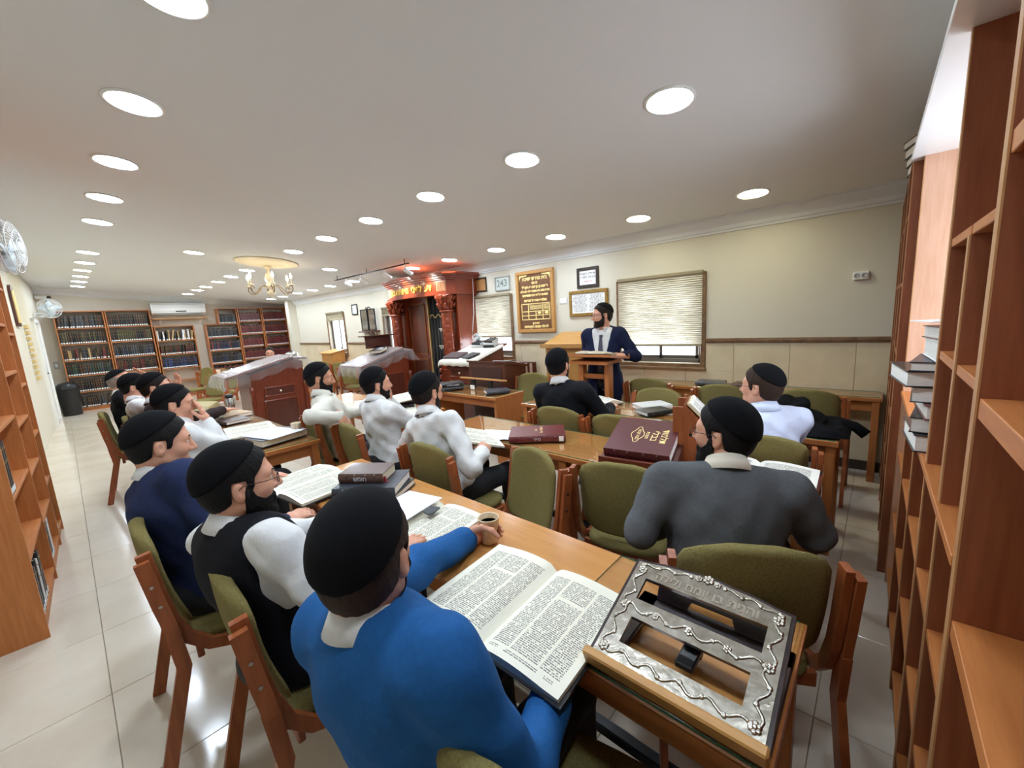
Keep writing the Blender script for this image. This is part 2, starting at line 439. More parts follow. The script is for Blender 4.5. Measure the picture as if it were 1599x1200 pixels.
rp.color_ramp.elements[0].color = lin((188, 178, 156)); rp.color_ramp.elements[1].color = lin((236, 230, 214)); rp.color_ramp.elements[0].position = .35; rp.color_ramp.elements[1].position = .65
nt.links.new(tc.outputs['Object'], mp.inputs[0]); nt.links.new(mp.outputs[0], nz.inputs['Vector']); nt.links.new(nz.outputs['Fac'], rp.inputs[0])
nt.links.new(rp.outputs[0], d_.inputs[0]); nt.links.new(rp.outputs[0], t_.inputs[0]); mx.inputs[0].default_value = 0.30
nt.links.new(d_.outputs[0], mx.inputs[1]); nt.links.new(t_.outputs[0], mx.inputs[2]); nt.links.new(mx.outputs[0], o_.inputs[0])
window('window_1', HOLES[0], 0.76, False, 1)
window('window_2', HOLES[1], 0.62, False, 2)
window('window_3', HOLES[2], 0.12, True, 3)
window('window_4', HOLES[3], 0.15, True, 4)
# window behind the open bay of the near bookcase
root = struct(bpy.data.objects.new('window_5', None)); COL.objects.link(root)
m = MB(); y = -.585
for (a, b) in (((1.74, y, 1.12), (2.84, y+.05, 1.165)), ((1.74, y, 2.115), (2.84, y+.05, 2.16)), ((1.74, y, 1.165), (1.785, y+.05, 2.115)), ((2.795, y, 1.165), (2.84, y+.05, 2.115)), ((2.27, y, 1.165), (2.31, y+.05, 2.115))): m.box(a, b, ch=.004)
m.obj('frame', M_alu, root)
for a, b in ((1.785, 2.27), (2.31, 2.795)):
    m = MB(); m.box((a, y+.02, 1.165), (b, y+.025, 2.115)); m.obj('pane', M_glass, root)

# --- door in the left wall near the back
d = struct(bpy.data.objects.new('door_1', None)); COL.objects.link(d)
d.location = (leftx(12.6), 12.6, 0); d.rotation_euler = (0, 0, -0.035)
m = MB(); m.box((-.06, -.50, 0.01), (.02, .5, 2.05), ch=.006); m.obj('leaf', M_white, d)
m = MB()
for a, b in (((-.02, -.58, 0), (.05, -.5, 2.13)), ((-.02, .5, 0), (.05, .58, 2.13)), ((-.02, -.58, 2.05), (.05, .58, 2.13))): m.box(a, b, ch=.006)
m.obj('door_frame', M_white, d)
m = MB(); m.box((.02, -.44, .95), (.03, -.40, 1.12), ch=.003); m.cyl((.03, -.42, 1.05), (.065, -.42, 1.05), .01); m.cyl((.06, -.42, 1.05), (.06, -.30, 1.05), .009); m.obj('door_handle', M_black, d)

# --- downlights on a regular grid
def make_light():
    root = thing('ceiling_light', '', 'ceiling light')
    m = MB(); m.lathe([(0.115, 0.0), (0.130, -0.001), (0.132, -0.006), (0.122, -0.012), (0.114, -0.010), (0.113, -0.002)], 32); m.obj('rim', M_white, root)
    m = MB(); m.lathe([(0.0005, -0.0045), (0.114, -0.0045), (0.114, -0.001), (0.0005, -0.001)], 32, smooth=False); m.obj('diffuser', M_lamp, root)
    return root
M_lamp = mat('lit diffuser', (255, 255, 255), 0.5, emit=(224, 240, 255), estr=LAMP)
M_lampwarm = mat('lit diffuser warm', (255, 255, 240), 0.5, emit=(255, 252, 214), estr=LAMP*.42)
proto = make_light(); used = False
SL = -math.atan(0.088)
rows = [(0.475, [-1.1, -0.05, 1.0, 2.04, 3.08, 4.14, 5.19, 6.24, 8.36, 9.42, 10.4, 11.32, 12.25, 13.26], 'aisle along the left bookcase wall'),
        (2.385, [0.92, 1.96, 3.02, 4.05, 5.11, 6.16, 8.27, 9.25, 10.2, 11.26, 12.08, 13.14], 'middle row over the study tables'),
        (4.2, [0.9, 1.94, 2.99, 3.99, 4.99, 5.96, 8.05, 9.1, 10.05, 10.96, 11.95, 12.87], 'row nearest the window wall'),
        (1.47, [7.26], 'x'), (3.31, [7.12], 'x')]
ORD = ['nearest', 'second', 'third', 'fourth', 'fifth', 'sixth', 'seventh', 'eighth', 'ninth', 'tenth', 'eleventh', 'twelfth']
for x, ylist, desc in rows:
    for k, y in enumerate(ylist):
        if desc == 'x': lb = 'round ceiling downlight alone on the %s side of the chandelier' % ('bookcase' if x < 2 else 'ark')
        else: off = 3 if x < 1 else 0; lb = 'round white downlight, %s from the camera in the %s' % (ORD[k-off], desc) if k >= off else 'round white downlight, %s one behind the camera in the %s' % (['third', 'second', 'first'][k], desc)
        loc = (x, y, ceilz(x) + 0.0005)
        if not used: o = proto; used = True; o.location = loc; o.rotation_euler = (0, -SL, 0); o['label'] = lb; o['group'] = 'ceiling downlights'
        else: o = again(proto, lb, loc, group='ceiling downlights', rot=(0, -SL, 0))
        if x > 4 and k < 2 or desc == 'x' and x < 2 or (x < 1 and k in (10, 11)):
            for ch in o.children:
                if ch.name.startswith('diffuser'): setm(ch, M_lampwarm)
# ================================================================== furniture
# ---------- chairs
def outline(hx, hy, p=3.2, n=28, cx=0):
    out = []
    for i in range(n):
        a = 2*PI*i/n; c_, s_ = math.cos(a), math.sin(a)
        out.append((cx + hx*math.copysign(abs(c_)**(2/p), c_), hy*math.copysign(abs(s_)**(2/p), s_)))
    return out
def pad(m, ol, z0, z1, r=0.018, dome=0.012, mi=0):
    n = len(ol); cx = sum(p[0] for p in ol)/n; cy = sum(p[1] for p in ol)/n
    rings = [(0.0, z0, .90), (0, z0+.004, .965), (0, z0+r, 1.0), (0, z1-r, 1.0), (0, z1-.005, .965), (0, z1, .90), (0, z1+dome*.6, .6), (0, z1+dome, .25)]
    v = [];
    for _, z, k in rings: v += [(cx+(x-cx)*k, cy+(y-cy)*k, z) for x, y in ol]
    f = [tuple(range(n))[::-1]]
    for k in range(len(rings)-1): f += [(k*n+i, k*n+(i+1) % n, (k+1)*n+(i+1) % n, (k+1)*n+i) for i in range(n)]
    f.append(tuple((len(rings)-1)*n+i for i in range(n)))
    m.add(v, f, mi, smooth=True)
def backpanel(m, z0=0.50, z1=0.895, w=0.205, th=0.034):
    nu, nv = 13, 15; F = []; B = []
    for j in range(nv):
        t = j/(nv-1)
        tt = 0.5 - 0.5*math.cos(PI*t)
        z = z0 + (z1-z0)*tt
        # outline: slightly narrower and rounded at the bottom, arched at the top
        wt = w
        if tt > .84: wt = w*math.sqrt(max(0.0, 1-((tt-.84)/.165)**2))*.9+ w*.1*(1-(tt-.84)/.16)
        if tt < .16: wt = w*(.62+.38*math.sqrt(max(0, 1-((.16-tt)/.165)**2)))
        for i in range(nu):
            s_ = -1+2*i/(nu-1); y = wt*s_
            x = -0.192 - 0.072*tt - 0.018*math.sin(PI*tt) + 0.035*(y/w)**2 - .0
            e = (1-abs(s_)**6)*(1 if 0 < j < nv-1 else 0.0)
            F.append((x + th*.5*e+.006, y, z)); B.append((x - th*.5*e-.004, y, z))
    N = nu*nv
    f = []
    for j in range(nv-1):
        for i in range(nu-1):
            a = j*nu+i
            f.append((a, a+1, a+nu+1, a+nu)); f.append((N+a, N+a+nu, N+a+nu+1, N+a+1))
    rim = [i for i in range(nu)] + [j*nu+nu-1 for j in range(1, nv)] + [(nv-1)*nu+i for i in range(nu-2, -1, -1)] + [j*nu for j in range(nv-2, 0, -1)]
    for k in range(len(rim)):
        a, b = rim[k], rim[(k+1) % len(rim)]
        f.append((b, a, N+a, N+b))
    m.add(F+B, f, 0, smooth=True)
def make_chair():
    root = thing('upholstered_chair', '', 'chair')
    m = MB(); pad(m, outline(.215, .208, 4), .415, .462); m.obj('seat', M_fabric, root)
    m = MB(); backpanel(m); m.obj('backrest', M_fabric, root)
    for sg in (-1, 1):
        m = MB(); y = .226*sg
        pts = [(-.258, y, .852), (-.247, y, .77), (-.234, y, .67), (-.218, y, .58), (-.185, y, .49), (-.125, y, .425), (-.05, y, .397), (.06, y, .395), (.205, y, .402)]
        pr = [(-.011, -.021), (.011, -.021), (.011, .021), (-.011, .021)]
        m.sweep(pts, pr, (0, 1, 0))
        pts2 = [(-.265, y+.025*sg, .832), (-.254, y+.025*sg, .75), (-.242, y+.025*sg, .66), (-.232, y+.025*sg, .60), (-.222, y+.025*sg, .52)]
        m.sweep(pts2, pr, (0, 1, 0))
        m.cyl((-.252, y+.036*sg, .74), (-.252, y+.039*sg, .74), .006, n=8, mi=1); m.cyl((-.241, y+.036*sg, .66), (-.241, y+.039*sg, .66), .006, n=8, mi=1)
        m.obj('stile', [W_['chairz'], M_steel], root)
        m = MB(); m.sweep([(-.228, y+.025*sg, .56), (-.212, y+.025*sg, .40), (-.265, y+.025*sg, .2), (-.315, y+.025*sg, 0)], [(-.012, -.022), (.012, -.022), (.012, .022), (-.012, .022)], (0, 1, 0)); m.obj('leg', W_['chairz'], root)
        m = MB(); m.sweep([(.185, y+.024*sg, .42), (.188, y+.024*sg, .2), (.195, y+.024*sg, 0)], [(-.012, -.021), (.012, -.021), (.012, .021), (-.012, .021)], (0, 1, 0)); m.obj('leg', W_['chairz'], root)
    m = MB(); m.box((.14, -.215, .36), (.162, .215, .415), ch=.004); m.obj('cross_rail', W_['chairy'], root)
    m = MB(); m.box((-.17, -.215, .375), (-.148, .215, .43), ch=.004); m.obj('cross_rail', W_['chairy'], root)
    return root
chair0 = make_chair(); chair_used = False
def chair(x, y, az, label, group=None, z=0):
    global chair_used
    if not chair_used:
        chair_used = True; chair0.location = (x, y, z); chair0.rotation_euler = (0, 0, math.radians(az)); chair0['label'] = label
        if group: chair0['group'] = group
        return chair0
    return again(chair0, label, (x, y, z), math.radians(az), group)
CH = [
 (.60, .40, 10, 'olive chair holding the man in the bright blue sweater'),
 (.47, 1.40, -4, 'olive chair under the man in a black vest and white shirt'),
 (.35, 2.05, -4, 'olive chair under the man in the navy sweater'),
 (.56, 3.34, -4, 'olive chair hidden behind the navy sweater, under a white shirted listener'),
 (.60, 4.46, -8, 'olive chair of the man stretching his arm over the brown book'),
 (.56, 5.14, -8, 'olive chair of the man with both white sleeves raised'),
 (.43, 5.75, -6, 'olive chair under the bald man at the far end of the row'),
 (1.55, 3.46, -8, 'olive chair of the bearded man in the off-white shirt'),
 (1.56, 2.84, -4, 'olive chair on which a hand rests, under the man leaning on his palm'),
 (1.58, 1.93, 0, 'olive chair under the white shirted reader with the tilted open book'),
 (1.34, 1.385, 162, 'empty olive chair turned with its seat towards the nearest table'),
 (1.88, .91, 12, 'empty olive chair pushed in beside the grey sweater, back to the camera'),
 (1.47, .35, 28, 'olive chair behind the grey sweater by the silver bookstand'),
 (2.72, 1.82, 0, 'olive chair behind the man in the dark sweater facing the speaker'),
 (2.70, 1.30, 0, 'empty olive chair beside the dark sweater, by the big burgundy book'),
 (2.66, .47, 8, 'olive chair under the man in the pale blue shirt'),
 (3.24, 1.43, 180, 'empty olive chair pushed under the glass topped table near the white open book'),
 (4.22, 1.75, 0, 'empty olive chair at the end of the wall desk beside the suited speaker'),
 (4.12, 1.02, 0, 'empty olive chair at the wall desk behind the raised prayer book'),
 (4.12, .40, 0, 'olive chair at the wall desk right behind the black hat'),
 (3.66, 3.14, 196, 'empty olive chair facing the camera next to the brown box lectern'),
 (4.02, 9.05, 12, 'first empty olive chair in the row before the far window'),
 (4.05, 8.40, 12, 'second empty olive chair in the row before the far window'),
 (3.86, 7.65, 20, 'third empty olive chair, half behind the plastic covered lectern'),
 (1.92, 11.2, 200, 'far olive chair at the table under the air conditioner'),
 (1.62, 9.0, 205, 'olive chair turned sideways in the aisle behind the big plastic covered lectern'),
 (2.02, 9.75, 205, 'olive chair half hidden by the hanging plastic sheet of the big lectern'),
]
for (x, y, az, lb) in CH: chair(x, y, az, lb, 'olive upholstered chairs of the study hall')

# striped armchair by the wall
root = thing('striped_armchair', 'dark wooden armchair with a striped back against the limestone wall', 'chair', (4.42, 3.98, 0), math.radians(195))
m = MB(); pad(m, outline(.22, .23, 4), .40, .46); m.obj('seat', mat('striped cloth', (110, 84, 70), .9), root)
m = MB(); m.box((-.27, -.24, .62), (-.235, .24, .92), ch=.01); m.obj('backrest', W_['deepz'], root)
for k in range(5):
    m = MB(); a = -.2 + k*.085; m.box((-.233, a, .64), (-.226, a+.045, .90), ch=.002); m.obj('stripe', mat('pale stripe', (168, 142, 122), .9), root)
for sx in (-.24, .2):
    for sy in (-.23, .23):
        m = MB(); m.box((sx-.02, sy-.02, 0), (sx+.02, sy+.02, .64 if sx > 0 else .75), ch=.004); m.obj('leg', W_['deepz'], root)
for sy in (-.23, .23):
    m = MB(); m.box((-.24, sy-.025, .63), (.23, sy+.025, .66), ch=.008); m.obj('armrest', W_['deepx'], root)

# ---------- tables
M_edgeglass = mat('green glass edge', (40, 120, 96), .15, spec=.8)
M_lam = mat('honey laminate', (204, 146, 84), 0.16, noise=.15, rgb2=(188, 128, 68), nscale=7, stretch=(6, .5, 6), coat=.35, spec=.6, detail=4)
def table(x0, x1, y0, y1, label, glass=None, ends='legs', h=.75, rail=True, name='study_table'):
    cx, cy = (x0+x1)/2, (y0+y1)/2; hx, hy = (x1-x0)/2, (y1-y0)/2
    root = thing(name, label, 'table', (cx, cy, 0), 0, 'long study tables')
    hh = h - (.006 if glass else 0)
    m = MB(); m.box((-hx, -hy, hh-.028), (hx, hy, hh), ch=.003)
    m.obj('tabletop', M_lam, root)
    m = MB()
    m.box((-hx-.004, -hy, hh-.032), (-hx, hy, hh-.004)); m.box((hx, -hy, hh-.032), (hx+.004, hy, hh-.004)); m.box((-hx-.004, -hy-.004, hh-.032), (hx+.004, -hy, hh-.004)); m.box((-hx-.004, hy, hh-.032), (hx+.004, hy+.004, hh-.004))
    m.obj('edge_band', W_['tabley'], root)
    for (a, b) in (((-hx+.05, -hy+.04), (-hx+.07, hy-.04)), ((hx-.07, -hy+.04), (hx-.05, hy-.04)), ((-hx+.07, -hy+.04), (hx-.07, -hy+.06)), ((-hx+.07, hy-.06), (hx-.07, hy-.04))):
        m = MB(); m.box((a[0], a[1], hh-.125), (b[0], b[1], hh-.03)); m.obj('apron', W_['tabley'], root)
    if ends == 'legs':
        ly = [-hy+.035, hy-.035] + ([0] if hy > .8 else [])
        for yy in ly:
            for sx in (-hx+.035, hx-.035):
                m = MB(); m.box((sx-.026, yy-.026, 0), (sx+.026, yy+.026, hh-.03), ch=.004); m.obj('leg', W_['tablez'], root)
    else:
        for yy in (-hy+.02, hy-.02):
            m = MB(); m.box((-hx+.01, yy-.018, 0), (hx-.01, yy+.018, hh-.03), ch=.003); m.obj('end_panel', W_['tablez'], root)
    if rail:
        m = MB(); m.box((hx-.10, -hy+.03, .07), (hx-.06, hy-.03, .11), ch=.004); m.obj('foot_rail', M_blackmetal, root)
    if glass:
        a, b = glass
        m = MB(); m.box((-hx+.005, a-cy, hh+.0005), (hx-.005, b-cy, hh+.0055), 0)
        m.mi = [0 if abs(max(m.v[i][2] for i in f)-min(m.v[i][2] for i in f)) < 1e-4 else 1 for f in m.f]
        m.obj('glass_sheet', [M_glass, M_edgeglass], root)
    return root
table(.72, 1.19, .10, 2.45, 'long honey coloured table with the open volumes and silver bookstand', glass=(.11, .62))
table(1.92, 2.40, .17, 2.62, 'long glass topped table under the two burgundy volumes', glass=(.18, 2.61))
table(2.98, 3.45, .15, 2.62, 'long glass topped table with the black hat at its end', glass=(.16, 2.61))
table(4.48, 4.79, -.04, 2.20, 'narrow wall desk along the limestone wainscot', glass=(-.03, 2.19), rail=False, name='wall_desk')
table(.80, 1.24, 3.20, 5.95, 'long table beyond the aisle with paper cup and brown notebook', glass=(3.21, 5.94))
table(3.05, 3.52, 3.05, 4.15, 'short solid ended table before the lecterns', ends='panel', glass=(3.06, 4.14), rail=False)
table(1.94, 2.44, 3.15, 5.10, 'table in front of the two white shirted men by the lecterns', ends='panel')
table(2.15, 2.75, 10.6, 12.7, 'far orange table below the air conditioner', rail=False)
table(4.40, 4.78, 8.2, 11.2, 'far table along the wall below the open window', rail=False)
table(2.70, 3.6, 9.35, 10.2, 'far table carrying the laptop and steel urn', rail=False)
table(4.20, 4.76, 2.45, 3.75, 'low table by the wall beneath the yellow pine lectern', rail=False, h=.62)

# ---------- bookcases
def bookcase(name, label, loc, rz, width, depth, height, ups, shelves, w='shelf', th=.022, back=True, top=True, plinth=.07, lipth=None, span=None, pine=None, edge=None, wb=None):
    root = thing(name, label, 'bookcase', loc, rz)
    for k, u in enumerate(ups):
        zb, zt = (span or {}).get(k, (0, height))
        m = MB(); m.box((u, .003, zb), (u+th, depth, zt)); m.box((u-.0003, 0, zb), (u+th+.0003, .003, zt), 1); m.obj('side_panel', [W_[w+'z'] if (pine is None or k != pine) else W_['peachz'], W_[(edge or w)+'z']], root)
    for k in range(len(ups)-1):
        for z in (shelves[k] if isinstance(shelves[0], (list, tuple)) else shelves):
            m = MB(); m.box((ups[k]+th, .004, z-(lipth or th)), (ups[k+1], depth-.006, z), ch=.0015); m.obj('shelf', W_[(wb or w)+'x'], root)
    if top:
        m = MB(); m.box((ups[0], 0, height), (ups[-1]+th, depth, height+th), ch=.002); m.obj('top_board', W_[w+'x'], root)
    if back == 'open':
        for (a, b, zb, zt) in ((0, width, plinth, 1.07), (1.24, width, 1.07, height)):
            m = MB(); m.box((a+.002, depth-.006, zb), (b-.002, depth, zt)); m.obj('back_panel', W_[w+'z'], root)
    elif back:
        m = MB(); m.box((ups[0]+.002, depth-.006, plinth), (ups[-1]+th-.002, depth, height)); m.obj('back_panel', W_[w+'z'] if back is True else back, root)
    if plinth:
        m = MB(); m.box((ups[0]+th, .015, 0), (ups[-1], .03, plinth-th)); m.obj('plinth', W_[w+'x'], root)
    return root
BF = 14.0
M_back = mat('pale back board', (206, 196, 180), .7)
M_orange = 'table'
SH_A = [.08, .46, .845, 1.21, 1.59, 1.96]
UA = bookcase('bookcase', 'tall back wall bookcase behind the white fan, full of dark volumes', (.0, BF, 0), 0, .83, .3, 2.33, [0, .81], SH_A, 'table', back=M_back)
UB = bookcase('bookcase', 'tall back wall bookcase between the fan bookcase and the air conditioner', (.85, BF, 0), 0, .83, .3, 2.33, [0, .81], SH_A, 'table', back=M_back)
UC = bookcase('bookcase', 'low bookcase beneath the air conditioner with blue volumes at the bottom', (1.71, BF, 0), 0, .83, .3, 1.90, [0, .81], [.08, .46, .80, 1.17, 1.54], 'table', back=M_back)
UD = bookcase('bookcase', 'stepped bookcase with a small upper box, nearest the air conditioner bracket', (2.80, BF, 0), 0, .8, .3, 1.90, [0, .78], [.08, .46, .80, 1.17, 1.54], 'table', back=M_back)
m = MB()
m.box((.33, 0, 1.922), (.35, .3, 2.33)); m.box((.78, 0, 1.922), (.80, .3, 2.33)); m.box((.33, 0, 2.33), (.80, .3, 2.35)); m.box((.35, .29, 1.922), (.78, .3, 2.33), 1); m.obj('upper_box', [W_['tablex'], M_back], UD)
UE = bookcase('bookcase', 'tall bookcase of wine red sets, second from the corner pilaster', (3.62, BF, 0), 0, .62, .3, 2.33, [0, .60], [.08, .46, .845, 1.21, 1.59, 1.96], 'table', back=M_back)
UF = bookcase('bookcase', 'tall bookcase of wine red sets beside the corner pilaster', (4.26, BF, 0), 0, .68, .3, 2.33, [0, .66], [.08, .46, .845, 1.21, 1.59, 1.96], 'table', back=M_back)

# left bookcase, seen along its front
aL = PI/2 - .031
UL = bookcase('bookcase', 'tall wooden bookcase along the aisle wall, nearest to the camera', (-.285, 3.29, 0), aL, 1.95, .30, 2.35, [0, .82, 1.50, 1.91], [[.09, .45, .80, 1.16, 1.52, 1.90], [.09, .40, .74, 1.08, 1.42, 1.76, 2.06], [.09, .50, .90, 1.30, 1.70, 2.05]], 'shelf', back=True)
# right bookcases, seen along their fronts
def rfront(x): return -.147 + .016*x
aR = math.atan(.016) + PI        # local x runs towards the camera
RB = bookcase('bookcase', 'tall empty bookcase of narrow compartments close to the camera', (2.90, rfront(2.9), 0), aR, 1.84, .34, 2.225, [0, .42, .84, 1.24, 1.55, 1.818], [[.09, .42, .76], [.09, .42, .76], [.09, .42, .76], [.09, .42, .76, 1.42, 1.72], [.09, .42, .76, 1.42, 1.72]], 'shade', back='open', top=False, span={1: (0, 1.068), 2: (0, 1.068), 4: (0, 1.698)}, pine=0, edge='pale', wb='shelf')  # far end panel takes the daylit tone, the other uprights the shaded one
m = MB(); m.box((.022, -.006, 1.068), (1.84, .334, 1.09), ch=.0015); m.obj('counter_shelf', W_['shelfx'], RB)
# white board lying across the top of the near bookcase
m = MB(); m.box((-.06, -.045, 2.2255), (2.6, .345, 2.245), ch=.002)
tag(m.obj('white_board', mat('white melamine', (238, 240, 240), .35), None, (2.90, rfront(2.9), 0), (0, 0, aR)), 'white melamine board laid across the top of the near bookcase', 'board')
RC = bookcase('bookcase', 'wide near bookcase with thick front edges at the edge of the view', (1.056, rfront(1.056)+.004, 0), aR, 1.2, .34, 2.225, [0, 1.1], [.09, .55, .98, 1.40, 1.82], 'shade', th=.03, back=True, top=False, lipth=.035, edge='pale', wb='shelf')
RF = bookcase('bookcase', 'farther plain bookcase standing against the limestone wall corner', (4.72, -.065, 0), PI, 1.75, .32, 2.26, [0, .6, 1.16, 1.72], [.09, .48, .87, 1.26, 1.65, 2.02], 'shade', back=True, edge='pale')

# ---------- things on the window wall
def framed(name, label, cat, y, z, w_, h_, fm, fw, inner, depth=.02, round_=0):
    root = thing(name, label, cat, (WALLX-.001, y, z), rot=ROT_WIN)
    m = MB()
    for a, b in (((-w_/2, -h_/2, 0), (w_/2, -h_/2+fw, depth)), ((-w_/2, h_/2-fw, 0), (w_/2, h_/2, depth)), ((-w_/2, -h_/2+fw, 0), (-w_/2+fw, h_/2-fw, depth)), ((w_/2-fw, -h_/2+fw, 0), (w_/2, h_/2-fw, depth))): m.box(a, b, ch=.005)
    m.obj('frame', fm, root)
    m = MB(); m.box((-w_/2+fw*.8, -h_/2+fw*.8, 0), (w_/2-fw*.8, h_/2-fw*.8, depth*.45)); m.obj('sheet', inner, root)
    return root
M_paper = mat('white paper', (238, 238, 236), .6)
M_ink = mat('black ink', (40, 38, 40), .7)
M_red = mat('red ink', (196, 50, 50), .7)
M_boardbrown = mat('bronze brown plate', (122, 84, 58), .35, metal=.3)
root = framed('memorial_board', 'tall brown wooden memorial board with gilt raised Hebrew lettering', 'plaque', 3.82, 1.805, .70, .90, W_['pinez'], .05, M_boardbrown, .05)
lines = [('בית מדרש ישיבת', .068, .335), ('לעילוי', .045, .27), ('ר\' שמעון בן יוסף יצחק ז"ל', .046, .215), ('מרת חנה בת משה ע"ה תנצב"ה', .042, .155), ('הונצח על ידי בני המשפחה', .044, .095), ('ואלה יעמדו על הברכה', .046, .02), ('יהי רצון', .04, -.315), ('לעילוי נשמת הקדושים', .05, -.365)]
for s_, sz, yy in lines: lettering(heb(s_), sz, M_goldpaint, root, (0, yy, .025), depth=.004, bold=.003)
m = MB()
for a, b in (((-.27, -.035, .0225), (.27, -.022, .030)), ((-.27, -.145, .0225), (.27, -.133, .030)), ((-.27, -.205, .0225), (.27, -.194, .030)), ((-.27, -.265, .0225), (.27, -.252, .030)), ((-.27, -.265, .0225), (-.257, -.022, .030)), ((.257, -.265, .0225), (.27, -.022, .030)), ((-.14, -.265, .0225), (-.128, -.022, .030)), ((.13, -.265, .0225), (.142, -.022, .030)), ((0, -.265, .0225), (.012, -.133, .030))): m.box(a, b)
m.obj('gilt_grid', M_goldpaint, root)
for k in range(5):
    m = MB(); m.box((-.115, -.055-.014*k, .0225), (.115, -.048-.014*k, .026)); m.obj('gilt_line', M_goldpaint, root)
    m = MB(); m.box((.152, -.052-.016*k, .0225), (.248, -.045-.016*k, .026)); m.obj('gilt_line', M_goldpaint, root)
for xx in (.07, .20):
    m = MB(); m.ball((xx, -.168, .024), .022, 10, 6, sc=(1.7, 1, .3)); m.obj('gilt_relief', M_goldpaint, root)
for sx in (-1, 1):
    m = MB(); m.prism([(sx*.29, .395), (sx*.29, .31), (sx*.262, .365), (sx*.15, .378), (sx*.13, .395)][::sx], .0225, .030); m.obj('corner_ornament', M_goldpaint, root)
root = framed('framed_notice', 'dark framed white printed notice hanging above the gilt frame', 'picture', 2.93, 2.055, .33, .265, mat('dark frame', (52, 42, 38), .4), .042, M_paper)
for s_, sz, yy, mm in (('תפילה לשבת', .042, .05, M_ink), ('וברכה לתורה', .042, .005, M_ink), ('נא לשמור', .03, -.05, M_red)): lettering(heb(s_), sz, mm, root, (0, yy, .0096), bold=.0008)
root = framed('framed_manuscript', 'broad gilt framed sheet of two handwritten columns behind the speaker', 'picture', 2.93, 1.725, .59, .34, M_goldframe, .04, M_paper, .03)
for cx in (-.125, .125):
    for k in range(13): lettering(heb(R.choice(['ברוך אתה השם אלהינו', 'מלך העולם אשר בחר בנו', 'והערב נא את דברי תורתך', 'אשר קדשנו במצותיו'])), .021, M_ink, root, (cx, .105-.0175*k, .0140), name='handwritten_line')
framed('framed_certificate', 'small tan certificate in a dark frame beside the ark', 'picture', 4.99, 2.155, .33, .23, mat('dark frame', (52, 42, 38), .4), .025, mat('tan paper', (186, 136, 82), .6, noise=.2, nscale=30))
root = framed('digital_clock', 'silvery digital wall clock with big pale numerals', 'clock', 4.47, 2.13, .31, .215, mat('silver plastic', (176, 180, 178), .35), .014, mat('clock face', (196, 204, 198), .35), .03)
lettering('243', .15, mat('lcd digits', (120, 130, 126), .4), root, (-.01, .0, .0142), bold=.002)
framed('framed_page', 'small framed page with a black frame beside the far open window', 'picture', 9.30, 2.005, .28, .25, M_black, .03, M_paper)
lettering(heb('למנצח בנגינות'), .04, M_ink, bpy.data.objects['framed_page'], (0, .03, .0096)); lettering(heb('מזמור שיר'), .04, M_ink, bpy.data.objects['framed_page'], (0, -.03, .0096))
root = thing('light_switch', 'white double light switch between the memorial board and gilt frame', 'switch', (WALLX-.001, 3.33, 1.78), rot=ROT_WIN)
m = MB(); m.box((-.06, -.04, 0), (.06, .04, .008), ch=.003); m.obj('plate', M_whitegloss, root)
for xx in (-.028, .028):
    m = MB(); m.box((xx-.022, -.028, .008), (xx+.022, .028, .014), ch=.003); m.obj('rocker', M_whitegloss, root)
root = thing('wall_socket', 'white double electric socket alone high on the bare wall', 'socket', (WALLX-.001, .165, 1.77), rot=ROT_WIN)
m = MB(); m.box((-.055, -.035, 0), (.055, .035, .035), ch=.006); m.obj('box', M_whitegloss, root)
for xx in (-.026, .026):
    m = MB(); m.lathe([(.020, .0352), (.022, .039), (.018, .039), (.0165, .0365), (.0005, .0362)], 16, T=Matrix.Translation((xx, 0, 0))); m.obj('outlet', mat('socket grey', (170, 170, 168), .4), root)
# mirrored glass cabinet with a little bracket shelf
root = thing('mirrored_wall_cabinet', 'small two door mirrored cabinet on a bracket beside the ark', 'cabinet', (WALLX-.001, 8.62, 1.74), rot=ROT_WIN)
m = MB(); m.box((-.32, -.24, 0), (.32, .24, .06)); m.obj('body', M_white, root)
M_mirror = mat('mirror', (214, 218, 206), .08, metal=.85)
for sx in (-1, 1):
    m = MB(); a, b = sorted((sx*.012, sx*.315)); m.box((a, -.235, .062), (b, .235, .068)); dr = m.obj('door', M_mirror, root)
    m = MB()
    for c0, c1 in (((a, -.24, .06), (a+.014, .24, .078)), ((b-.014, -.24, .06), (b, .24, .078)), ((a, -.24, .06), (b, -.226, .078)), ((a, .226, .06), (b, .24, .078))): m.box(c0, c1)
    m.obj('door_frame', M_blackmetal, dr)
m = MB(); m.box((-.36, -.275, 0), (.36, -.25, .15), ch=.004); m.obj('ledge', W_['deepx'], root)
m = MB()
for xx in (.05, .24): m.tube([(xx, -.275, .02), (xx, -.36, .02), (xx, -.38, .05), (xx, -.34, .08), (xx, -.275, .12)], .008, 6)
m.tube([(-.3, -.275, .05), (-.2, -.33, .06), (-.1, -.29, .07), (0, -.34, .05), (.06, -.28, .05)], .005, 5)
m.obj('iron_bracket', M_blackmetal, root)
m = MB(); m.tube([(-.1, .245, .05), (-.05, .28, .06), (0, .25, .06), (.05, .29, .06), (.12, .245, .05)], .01, 6); m.obj('crest', M_blackmetal, root)

